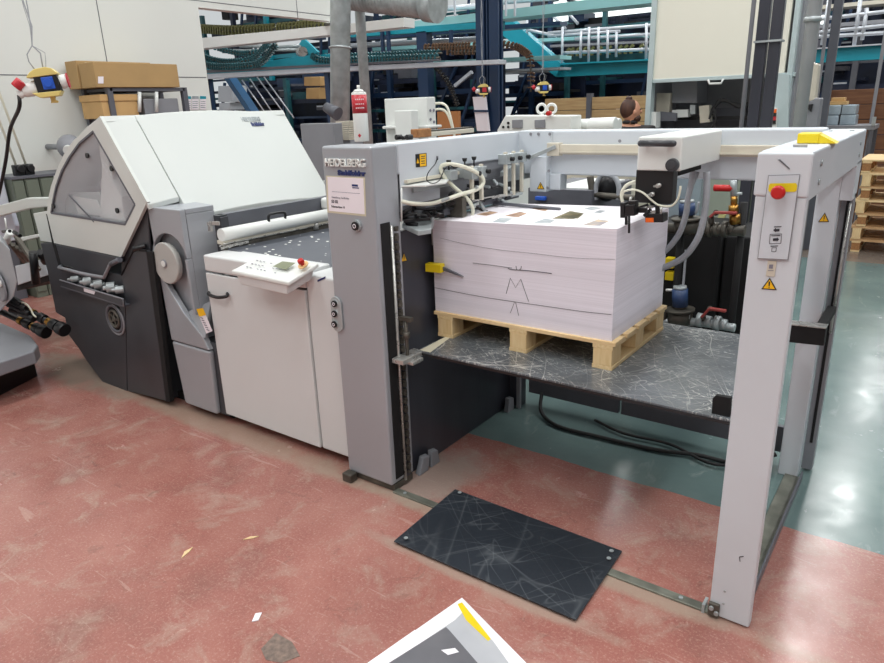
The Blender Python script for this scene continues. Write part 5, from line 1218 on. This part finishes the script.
# ================================================================== worker
pe = thing('person', 'person with brown hair in a bun and dark shirt standing with their back turned', 'person', base(626, 110, 5.2))
pc = P(632, 111, 1, 5.2); hz = pc.z
bx_, by_ = pc.x - .02, 5.2
def skin(name, verts, edges, rad, m, par, lev=2):
    me = bpy.data.meshes.new(name); org = ORG[par.name]; me.from_pydata([tuple(V(v) - org) for v in verts], edges, []); o = bpy.data.objects.new(name, me); COL.objects.link(o)
    md = o.modifiers.new('skin', 'SKIN'); me.skin_vertices or bpy.context.view_layer.update()
    if not me.skin_vertices: 
        bpy.context.view_layer.objects.active = o; bpy.ops.mesh.customdata_skin_add()
    for i, r in enumerate(rad): me.skin_vertices[0].data[i].radius = (r, r) if isinstance(r, (int, float)) else r
    me.skin_vertices[0].data[0].use_root = True; md.use_smooth_shade = True
    s = o.modifiers.new('sub', 'SUBSURF'); s.levels = lev; s.render_levels = lev
    me.materials.append(M[m]); o.parent = par; ORG[o.name] = org; return o
B0 = V((bx_, by_, 0))
vs = [(0, 0, .93), (0, 0, 1.1), (0, -.01, 1.3), (0, -.01, hz - .19), (.01, -.015, hz - .13), (.02, -.02, hz - .07),
      (-.19, 0, hz - .22), (-.27, -.06, hz - .56), (-.2, -.28, hz - .6), (.19, 0, hz - .22), (.27, -.06, hz - .56), (.22, -.28, hz - .6),
      (-.1, 0, .86), (-.11, .0, .48), (-.11, .02, .08), (.1, 0, .86), (.11, 0, .48), (.11, .02, .08), (-.12, -.12, .04), (.12, -.12, .04),
      (-.18, -.36, hz - .6), (.2, -.36, hz - .6)]
vs = [B0 + V(v) for v in vs]
ed = [(0, 1), (1, 2), (2, 3), (3, 4), (4, 5), (3, 6), (6, 7), (7, 8), (3, 9), (9, 10), (10, 11), (0, 12), (12, 13), (13, 14), (0, 15), (15, 16), (16, 17), (14, 18), (17, 19), (8, 20), (11, 21)]
rd = [(.16, .12), (.15, .11), (.18, .12), (.12, .09), .055, .055, .065, .048, .038, .065, .048, .038, .1, .065, .045, .1, .065, .045, .04, .04, .03, .03]
bdy = skin('body', vs, ed, rd, 'skin', pe)
sv = [vs[i] for i in (0, 1, 2, 3, 6, 7, 9, 10)]
skin('shirt', [v for v in sv[:3]] + [sv[3] + V((0, 0, .03))] + [sv[4], sv[4].lerp(sv[5], .7), sv[6], sv[6].lerp(sv[7], .7)], [(0, 1), (1, 2), (2, 3), (3, 4), (4, 5), (3, 6), (6, 7)], [(.21, .16), (.2, .15), (.26, .18), (.26, .19), .12, .08, .12, .08], 'shirt', pe)
skin('trousers', [vs[0] + V((0, 0, .02)), vs[12], vs[13], vs[14] + V((0, 0, .03)), vs[15], vs[16], vs[17] + V((0, 0, .03))], [(0, 1), (1, 2), (2, 3), (0, 4), (4, 5), (5, 6)], [(.17, .13), .115, .08, .06, .115, .08, .06], 'jeans', pe)
fd_ = V((.82, .57, 0)); sdv = V((.57, -.82, 0)); hc = B0 + V((.02, -.02, hz)) ; rotm = Matrix.Rotation(math.atan2(.57, .82), 4, 'Z')
MB().sph(hc, (.095, .073, .115), 24, rotm).build('head', 'skin', pe)
MB().sph(hc - fd_ * .028 + V((0, 0, .022)), (.092, .083, .108), 24, rotm).build('hair', 'hair', pe)
MB().sph(hc - fd_ * .03 + V((0, 0, .125)), (.035, .035, .028), 14).build('hair_bun', 'hair', pe)
MB().sph(hc + fd_ * .05 + V((0, 0, -.075)), (.055, .06, .045), 14, rotm).build('beard', 'hair', pe)
for s_2 in (1, -1): MB().sph(hc + sdv * .074 * s_2 - V((0, 0, .012)) + fd_ * .02, (.02, .012, .028), 10, rotm).build('ear', 'skin', pe)
MB().sph(hc + fd_ * .1 - V((0, 0, .01)), (.018, .014, .018), 10, rotm).build('nose', 'skin', pe)
for s_2 in (1, -1): MB().sph(hc + fd_ * .088 + sdv * .03 * s_2 + V((0, 0, .012)), (.008, .012, .008), 8, rotm).build('eye', 'ink', pe)
MB().sph(hc + fd_ * .088 - V((0, 0, .055)), (.01, .022, .006), 8, rotm).build('mouth', 'redpaint', pe)
MB().torus(B0 + V((.01, -.015, hz - .115)), (0, .1, 1), .062, .018, 20, 8).build('shirt_collar', 'shirt', pe)
for sg_ in (-.19, .21):
    for k in range(5): 
        hb = B0 + V((sg_ - .025 + k * .012, -.38, hz - .6)); MB().tube([hb, hb + V((0, -.05, -.005)), hb + V((0, -.08, -.03))], .009, 8).build('finger', 'skin', pe)
# ================================================================== hall behind: ducts, walkway, conveyors
d0, d1 = P(340.5, 0, 1, 3.6), P(340, 140, 1, 3.6); dk = (d0 - d1) / (d0.z - d1.z)
o = MB().cyl(d1 - dk * d1.z, d1 + dk * (6.55 - d1.z), wpx(14.5, 341, 3.6) / 2, n=24).build('steel_duct', 'zinc'); tag(o, 'large galvanised vertical duct rising behind the spray can', 'duct')
a = P(340.3, 48, 1, 3.6); xx = a.x
o = MB().torus((xx, 3.6, a.z), (0, .1, 1), wpx(14.5, 341, 3.6) / 2 + .006, .01).build('duct_band', 'zinc'); tag(o, 'thin ring band round the galvanised vertical duct', 'band')
o = MB(); o.cyl(P(326, 107, 1, 3.3), P(338, 114, 1, 3.3), .05, .07, 20); o = o.build('duct_clip', 'dgrey'); tag(o, 'small dark round fitting clipped to the galvanised duct', 'fitting')  # round metal clip on the duct
vpost(363, 4.4, wpx(7.5, 363, 4.4), .1, 'slim_duct', 'zinc', 'slim galvanised vertical pipe right of the large duct', 'pipe', True)
mb = MB(); A_, B_ = P(349, -5, 1, 4.2), P(434, 4, 1, 4.2); mb.cyl(A_, B_, .155, n=28)
for k in range(1, 26): c = A_.lerp(B_, k / 26); mb.torus(c, B_ - A_, .156, .004, 24, 5)
o = mb.build('spiral_duct', 'zinc'); tag(o, 'round spiral air duct running across the top of the picture', 'duct')
o = MB().cyl(P(427, 4, 1, 4.1), P(438, 5, 1, 4.1), .175, n=28).build('duct_end', 'zinc'); tag(o, 'wider end collar of the round air duct', 'duct collar')
# main navy column
c = P(487, 60, 1, 7.0); wv = wpx(22, 487, 7)
t = thing('steel_column', 'dark navy steel column in the middle of the hall behind the feeder', 'column', (c.x, 7.1, 0))
mb = MB(); mb.box(c.x - wv / 2, c.x - wv * .12, 7.0, 7.04, 0, 6.55); mb.box(c.x - wv / 2, c.x + wv / 2, 7.1, 7.14, 0, 6.55); mb.box(c.x - .01, c.x + .01, 7.0, 7.25, 0, 6.55); mb.box(c.x + wv * .1, c.x + wv / 2, 7.0, 7.04, 0, 6.55); mb.build('column_profile', 'navy', t)
q = slabp(((472.5, 97), (485, 96.5), (489, 131), (477, 131)), 6.9, .04, 'sheet', 'paper', t); slabp(((473.5, 110), (488.5, 110), (488.5, 112), (473.5, 112)), 6.88, .02, 'binder_strip', 'navy', t)
vpost(422, 9, wpx(10, 422, 9), .2, 'steel_column', 'navy', 'farther navy column left of the middle column', 'column', z1=3.1)
vpost(202.5, 5, wpx(3, 203, 5), .03, 'door_post', 'blackm', 'black post at the edge of the panelled wall opening', 'post', z1=P(203, 50, 1, 5).z)
# white cable tray and long rails
def beam_thing(name, label, cat, pts, Y, d, m, bev=.004, group=None):
    o = slabp(pts, Y, d, name, m, None, bev); return tag(o, label, cat, group)
beam_thing('white_beam', 'long white beam sloping across the wall opening at upper left', 'beam', ((160, 42), (330, 25.5), (404, 17.5), (404, 27), (330, 35), (160, 53)), 6.2, .25, 'white')
beam_thing('aluminium_rail', 'long aluminium rail below the teal conveyor at upper left', 'rail', ((180, 75.5), (320, 67.5), (499, 59.5), (499, 64), (320, 72.5), (180, 80.5)), 6.6, .2, 'alu')
beam_thing('aluminium_rail', 'dark rail strip just above the long aluminium rail', 'rail', ((180, 71), (320, 64.5), (440, 59), (440, 61), (320, 67), (180, 74.5)), 6.55, .03, 'dgrey')
beam_thing('teal_guard', 'bright teal sheet guard behind the gripper chain at upper left', 'guard', ((262, 62), (300, 56), (330, 54), (330, 69), (180, 78), (180, 70), (240, 66)), 7.0, .05, 'teal')
beam_thing('teal_guard', 'slanted teal bracket plate right of the teal guard', 'guard', ((303, 38), (318, 52), (312, 56), (299, 44)), 6.9, .05, 'teal')
# gripper chains
def chain(label, pts, Y, r=.04, m='dteal', step=.06, name='gripper_chain'):
    t = thing(name, label, 'conveyor chain', P(*pts[0], 1, Y)); q = spline(Q(pts, Y), 5)
    MB().tube(q, r * .35, 6).build('chain_rail', 'iron', t); mb = MB(); L_ = 0
    for i in range(len(q) - 1):
        d = (q[i + 1] - q[i]); n_ = max(1, int(d.length / step))
        for k in range(n_):
            c = q[i].lerp(q[i + 1], k / n_); ud = d.normalized().cross(V((0, 1, 0))); mb.obox(c - ud * r, c + ud * r, step * .35, r * 1.3, (0, 1, 0))
            mb.obox(c + ud * r * .8, c + ud * r * 1.3 + d.normalized() * step * .4, step * .5, r * .8, (0, 1, 0))
    o = mb.build('grippers', m, t); o['kind'] = 'stuff'
    return t
M['brown'] = mat('brown_gripper', (112, 84, 62), .5, var=.2); M['olive'] = mat('olive_gripper', (126, 124, 74), .5, var=.2, scale=20)
chain('lower curved gripper chain of the conveyor at upper left', ((190, 62), (215, 67), (250, 66), (262, 62), (270, 53), (277, 44)), 6.5, .05)
chain('upper curved gripper chain of the conveyor at upper left', ((200, 56), (222, 62), (245, 61), (256, 57), (264, 48), (270, 43)), 6.7, .045)
chain('straight gripper chain between the curved one and the duct', ((215, 48), (240, 54), (258, 52)), 7.2, .04)
chain('olive gripper chain above the white beam at upper left', ((190, 29), (230, 31), (262, 30), (290, 28), (330, 24)), 9.5, .09, 'olive', .09)
chain('long teal gripper chain running right from the large duct', ((312, 56), (325, 61), (380, 59.5), (440, 57.5)), 6.9, .045)
chain('second teal gripper chain just above the long one', ((325, 57), (380, 55.5), (442, 53)), 7.3, .04)
chain('brown gripper chain left of the navy column', ((425, 48), (450, 47), (478, 46)), 8.6, .05, 'brown'); chain('lower brown gripper chain left of the navy column', ((448, 52), (478, 51.5)), 8.6, .05, 'brown')
chain('brown gripper chain right of the navy column', ((497, 44), (515, 47), (524, 52), (530, 60), (531, 92)), 8.6, .05, 'brown')
chain('black hose chain hanging below the rail near the cabinet', ((436, 68), (446, 80), (452, 92), (457, 106)), 7.5, .035, 'black')
chain('tan gripper row on the teal walkway', ((568, 53), (600, 51.5), (648, 49)), 12.5, .07, 'olive', .12)
# cylinder end and small parts
o = MB().cyl(P(300, 52, 1, 6.6), P(303, 51.5, 1, 6.4), .075, n=24).build('belt_pulley', 'steel', None, .004); tag(o, 'round metal belt pulley at the end of the teal conveyor', 'pulley')
for i, (p0, p1) in enumerate((((222, 51), (300, 49.5)), ((240, 46), (268, 46.5)), ((276, 47.5), (300, 45.5)))):
    o = MB().cyl(P(*p0, 1, 7.3), P(*p1, 1, 7.3), .03, n=12).build('conveyor_shaft', 'zinc'); tag(o, ('long conveyor shaft leading to the belt pulley', 'short conveyor shaft above the curved chain', 'conveyor shaft just below the white beam')[i], 'shaft')
# stair stringers under the aluminium rail
o = MB().obox(P(229, 76, 1, 7.4), P(256, 116, 1, 7.4), .2, .12).build('stair_stringer', mat('blue_stringer', (44, 96, 140), .45)); tag(o, 'blue slanted stair stringer below the aluminium rail', 'stair stringer')
for i, (p0, p1) in enumerate((((242, 80), (264, 111)), ((250, 79), (272, 112)), ((257, 77), (283, 112)), ((264, 77), (294, 118)))):
    o = MB().cyl(P(*p0, 1, 7.2), P(*p1, 1, 7.2), .013, n=8).build('slanted_rod', 'alu'); tag(o, 'thin slanted metal rod beside the blue stringer, %s from the left' % ('first', 'second', 'third', 'fourth')[i], 'rod', 'slanted rods below the rail')
# walkway
wk = thing('teal_walkway', 'teal raised walkway with grey railings behind the white machine', 'walkway', base(600, 75, 11.5))
slabp(((561, 64.3), (655, 59.8), (655, 72.3), (556, 77)), 11.5, .2, 'walkway_beam', 'teal', wk); slabp(((497, 17), (510, 19), (561, 64), (556, 77), (497, 31)), 11.4, .25, 'slanted_beam', 'teal', wk)
slabp(((561, 63.2), (655, 58.7), (655, 60.2), (561, 64.7)), 11.35, .9, 'deck_edge', 'teal', wk)
slabp(((562, 56), (655, 52), (655, 59), (562, 63.5)), 12.9, .1, 'deck_far_beam', 'dteal', wk)
for px, y0, y1 in ((562, 27, 64), (580.5, 31, 58), (588.5, 27, 63), (598, 27, 62), (607.3, 30, 58), (616, 32, 57), (646, 23, 60)):
    MB().tube([P(px, y1, 1, 11.4), P(px + .6, y0, 1, 11.4)], .028, 8).build('rail_post', 'alu', wk)
for p0, p1 in (((548, 33), (655, 25)), ((548, 36), (620, 31)), ((575, 39), (655, 34)), ((562, 53), (655, 49)), ((528, 30), (557, 36)), ((564, 8), (578, 24)), ((552, 15), (566, 29)), ((527, 16), (527, 38))):
    MB().tube([P(*p0, 1, 11.45), P(*p1, 1, 11.45)], .03, 8).build('railing', 'alu', wk)
slabp(((806, 49.3), (900, 43), (900, 58), (806, 63.3)), 11.5, .2, 'walkway_beam', 'teal', wk); slabp(((806, 48.6), (900, 42.2), (900, 43.6), (806, 49.8)), 11.4, .9, 'deck_edge', 'alu', wk)
for p0, p1 in (((861, -5), (854, 46)), ((867, 8), (862, 40)), ((829, 0), (822, 45)), ((812, 33), (900, 24)), ((812, 20), (900, 10)), ((812, 37), (900, 32)), ((858, 15), (868, 13.5))):
    MB().tube([P(*p0, 1, 11.45), P(*p1, 1, 11.45)], .03, 8).build('railing', 'alu', wk)
ub = thing('upper_gantry', 'pale teal and white gantry beam crossing the top of the hall', 'gantry', base(450, 20, 9))
slabp(((347, 31.5), (480, 22), (499, 20.5), (499, 29.5), (480, 28.5), (347, 37.5)), 9, .2, 'gantry_beam', 'teal', ub)
slabp(((372, 27), (400, 23), (440, 17.5), (560, 3), (640, -7), (655, -8), (655, 2.5), (560, 12.5), (499, 19.5), (440, 25), (347, 32)), 9.02, .5, 'gantry_sheet', 'litteal', ub)
slabp(((347, 36), (560, 21), (560, 25), (347, 41.5)), 10, .3, 'gantry_rear_beam', 'navy', ub)  # navy beam running behind the gantry beam
for p0, p1 in (((347, 46), (480, 39)), ((440, 9), (480, 6)), ((499, 2), (560, -3))): MB().tube([P(*p0, 1, 9.6), P(*p1, 1, 9.6)], .05, 8).build('gantry_tube', 'alu', ub)
for px in (381, 387, 450): MB().box(P(px, 30, 1, 8.9).x - .03, P(px, 30, 1, 8.9).x + .03, 8.9, 8.96, P(px, 56, 1, 8.9).z, P(px, 30, 1, 8.9).z).build('gantry_hanger', 'navy', ub)
for px in (440, 456, 507, 516): MB().box(P(px, 12, 1, 8.95).x - .015, P(px, 12, 1, 8.95).x + .015, 8.9, 8.93, P(px, 16, 1, 8.9).z, P(px, -4, 1, 8.9).z).build('gantry_rail_post', 'alu', ub)
# horizontal conveyors in layers
layers = [(347, 640, 49, 33, 3.5, 12.4, 'litteal', 'pale sheet conveyor crossing behind the navy column, highest'), (425, 560, 61.5, 55, 4, 10.5, 'litteal', 'pale sheet conveyor just right of the brown grippers'),
          (347, 560, 79, 68, 3, 11.8, 'alu', 'grey conveyor belt line below the long aluminium rail'), (440, 560, 73, 67, 2.5, 10.8, 'alu', 'bright conveyor strip right of the navy column'),
          (560, 660, 22, 14, 3.2, 15, 'litteal', 'pale conveyor strip above the walkway railings'), (550, 660, 45, 40, 2.5, 13.3, 'mgrey', 'grey conveyor strip behind the walkway railings'),
          (812, 900, 25, 18, 4, 12.8, 'mgrey', 'grey conveyor strip above the right walkway part'), (812, 900, 6, -2, 4, 12.8, 'cream', 'cream cable tray at the top right corner')]
for x0, x1, y0, y1, th, Y, m_, lab in layers:
    beam_thing('belt_conveyor', lab, 'conveyor', ((x0, y0), (x1, y1), (x1, y1 + th), (x0, y0 + th)), Y, .5, m_)
# dark machine frames under the conveyors
rnd = random.Random(11)
def frame_rack(x0, x1, Y, z1, seed, label, dens=6, cols=('navyd', 'navy', 'dteal')):
    r = random.Random(seed); xa, xb = P(x0, 90, 1, Y).x, P(x1, 90, 1, Y).x
    t = thing('machine_rack', label, 'machine rack', ((xa + xb) / 2, Y, 0))
    n = max(2, int((xb - xa) / 1.1)); MB().box(xa, xb, Y + 1.0, Y + 1.04, .2, min(z1, 2.5 if z1 < 3 else z1 * .8)).build('dark_backdrop', 'navyd', t)  # added dark backdrop shuts out the bright wall behind the rack
    for i in range(n + 1):
        x = xa + (xb - xa) * i / n; MB().box(x - .05, x + .05, Y, Y + .1, 0, z1).build('frame_post', cols[i % len(cols)], t)
    for k in range(dens):
        z = .9 + (z1 - .9) * k / dens + r.uniform(-.08, .08); MB().box(xa, xb, Y + .1, Y + .16, z, z + r.uniform(.04, .1)).build('frame_rail', cols[r.randrange(len(cols))], t)
    for k in range(min(95, int(n * dens * 2.2))):
        x = r.uniform(xa, xb - .3); z = r.uniform(1.2, z1); MB().box(x, x + r.uniform(.08, .5), Y + .2 + r.random() * .5, Y + .9, z, z + r.uniform(.04, .22)).build('machine_unit', r.choice(('navyd', 'navyd', 'blackm', 'navy', 'dgrey', 'dteal')), t)
    for k in range(int(n * 2.5)):
        x = r.uniform(xa, xb - .3); z = r.uniform(1.3, z1); w2 = r.uniform(.1, .6); MB().box(x, x + w2, Y + .15, Y + .2, z, z + .03).build('bright_edge', 'alu', t)
    for k in range(n):
        x = r.uniform(xa, xb - .5); MB().obox((x, Y + .05, 1.2), (x + r.uniform(.3, .9), Y + .05, z1), .05, .05).build('diagonal_brace', 'navy', t)
frame_rack(208, 330, 8.2, 2.4, 1, 'dark navy conveyor frame below the rail at the left')
frame_rack(210, 345, 10.0, 4.2, 2, 'dark teal conveyor frame behind the curved chains', 8, ('dteal', 'navyd', 'teal'))
frame_rack(350, 478, 9.6, 2.5, 3, 'dark navy conveyor frame between the two ducts and the column')
frame_rack(350, 480, 13.1, 4.4, 4, 'far dark conveyor frame above the middle rail', 8)
frame_rack(497, 566, 12.6, 2.4, 5, 'dark conveyor frame right of the navy column')
frame_rack(500, 660, 14.0, 4.6, 6, 'dark conveyor frame behind the walkway railings', 9)
frame_rack(560, 660, 16, 2.2, 7, 'dark frame below the walkway deck')
frame_rack(806, 900, 13.6, 5.0, 8, 'dark conveyor frame behind the right part of the walkway', 9, ('navyd', 'dgrey', 'mgrey'))
# yellow pallets and pale boxes inside the frame
for i, (x0, x1, y0, y1, m_, lab, cat) in enumerate(((304, 320, 77, 86, 'card2', 'orange brown crate high in the dark frame left of the duct', 'crate'), (306, 319, 88, 99, 'card2', 'orange brown crate below the other in the dark frame', 'crate'), (218, 232, 86, 102, 'lgrey', 'pale grey machine box behind the hood near the wall opening', 'box'), (219, 230, 103, 110, 'lgrey', 'small pale grey box below the machine box near the wall', 'box'))):
    o = slabp(((x0, y0), (x1, y0 - .5), (x1, y1), (x0, y1)), 7.7, .4, cat, m_, None, .01); tag(o, lab, cat)
o = MB().obox(P(318, 92, 1, 7.9), P(331, 80, 1, 7.9), .06, .08).build('yellow_conveyor_arm', 'cream'); tag(o, 'pale slanted conveyor arm left of the large duct', 'arm')
o = MB().obox(P(455, 86, 1, 9.3), P(472, 72, 1, 9.3), .06, .06).build('slanted_strut', 'alu'); tag(o, 'light slanted strut left of the navy column', 'strut')
def adopt(name, label, cat, pred, legs=()):
    os_ = [o for o in list(bpy.data.objects) if o.parent is None and o.get('label') and pred(o)]
    cx_ = sum(o.location.x for o in os_) / len(os_); cy_ = sum(o.location.y for o in os_) / len(os_)
    t = thing(name, label, cat, (cx_, cy_, 0))
    for o in os_:
        o.location = o.location - t.location; o.parent = t
        for k_ in ('category', 'group'):
            if k_ in o: del o[k_]
        if k_ and 'label' in o: del o['label']
    for lx_, ly_, lz_ in legs: MB().box(lx_ - .05, lx_ + .05, ly_ - .05, ly_ + .05, 0, lz_).build('support_leg', 'navy', t)
    return t
nm = lambda o: o.name.split('.')[0]
c = P(330, 72, 1, 6.8); c2 = P(210, 76, 1, 6.8)
adopt('chain_conveyor', 'overhead teal conveyor with curved gripper chains on an aluminium rail, upper left', 'conveyor', lambda o: nm(o) in ('teal_guard', 'aluminium_rail', 'belt_pulley', 'conveyor_shaft'), ((c.x, 6.75, c.z), (c2.x, 6.75, c2.z)))
c = P(257, 76, 1, 7.4)
adopt('steel_stair', 'blue stair stringer with thin slanted handrails under the aluminium rail', 'stairs', lambda o: nm(o) in ('stair_stringer', 'slanted_rod'), ((P(262, 110, 1, 7.4).x, 7.4, P(262, 112, 1, 7.4).z),))
adopt('air_duct', 'round spiral air duct with a wider end collar across the top of the picture', 'duct', lambda o: nm(o) in ('spiral_duct', 'duct_end'))
adopt('duct_pipe', 'large galvanised vertical duct with ring band and clipped fitting behind the spray can', 'duct', lambda o: nm(o) in ('steel_duct', 'duct_band', 'duct_clip'))
# bright windows
W_ = bpy.data.materials.new('daylight_window'); W_.use_nodes = True; b_ = W_.node_tree.nodes['Principled BSDF']; b_.inputs['Emission Color'].default_value = (.9, 1, .97, 1); b_.inputs['Emission Strength'].default_value = 1.6; M['daywin'] = W_
struct(MB().box(-13, 11, 26.7, 26.78, 4.9, 6.4), 'window_1', 'daywin')
a, b_ = P(454, 84, 1, 26.7), P(476, 104, 1, 26.7); struct(MB().box(a.x, b_.x, 26.65, 26.75, b_.z, a.z), 'window_2', 'daywin')
struct(MB().box(-13, 11, 26.66, 26.74, 3.9, 4.3), 'window_3', 'daywin')
# ================================================================== light
W = bpy.data.worlds.new('world'); bpy.context.scene.world = W; W.use_nodes = True
bg = W.node_tree.nodes['Background']; bg.inputs[0].default_value = (.93, .98, 1, 1); bg.inputs[1].default_value = .62
k = 0
def area(x, y, z, sx_, sy_, e, col=(1, 1, .985), rot=(0, 0, 0)):
    ld = bpy.data.lights.new('lamp', 'AREA'); ld.shape = 'RECTANGLE'; ld.size = sx_; ld.size_y = sy_; ld.energy = e; ld.color = col
    o = bpy.data.objects.new('ceiling_lamp', ld); COL.objects.link(o); o.location = (x, y, z); o.rotation_euler = rot; return o
for x in (-7, -2.9, 1.15, 5):
    for y in (-4.2, -.6, 3.6, 8.3, 12.3, 19): area(x, y, 6.3, .5, 3.0, 98)
sc = bpy.context.scene
sc.view_settings.view_transform = 'Standard'; sc.view_settings.look = 'None'; sc.view_settings.gamma = 1; sc.view_settings.use_curve_mapping = False
sc.view_settings.exposure = 0.0
sc.cycles.max_bounces = 8; sc.cycles.transparent_max_bounces = 12
for o_ in list(bpy.data.objects):
    if o_.type == 'MESH' and o_.users_collection == (): bpy.data.objects.remove(o_)
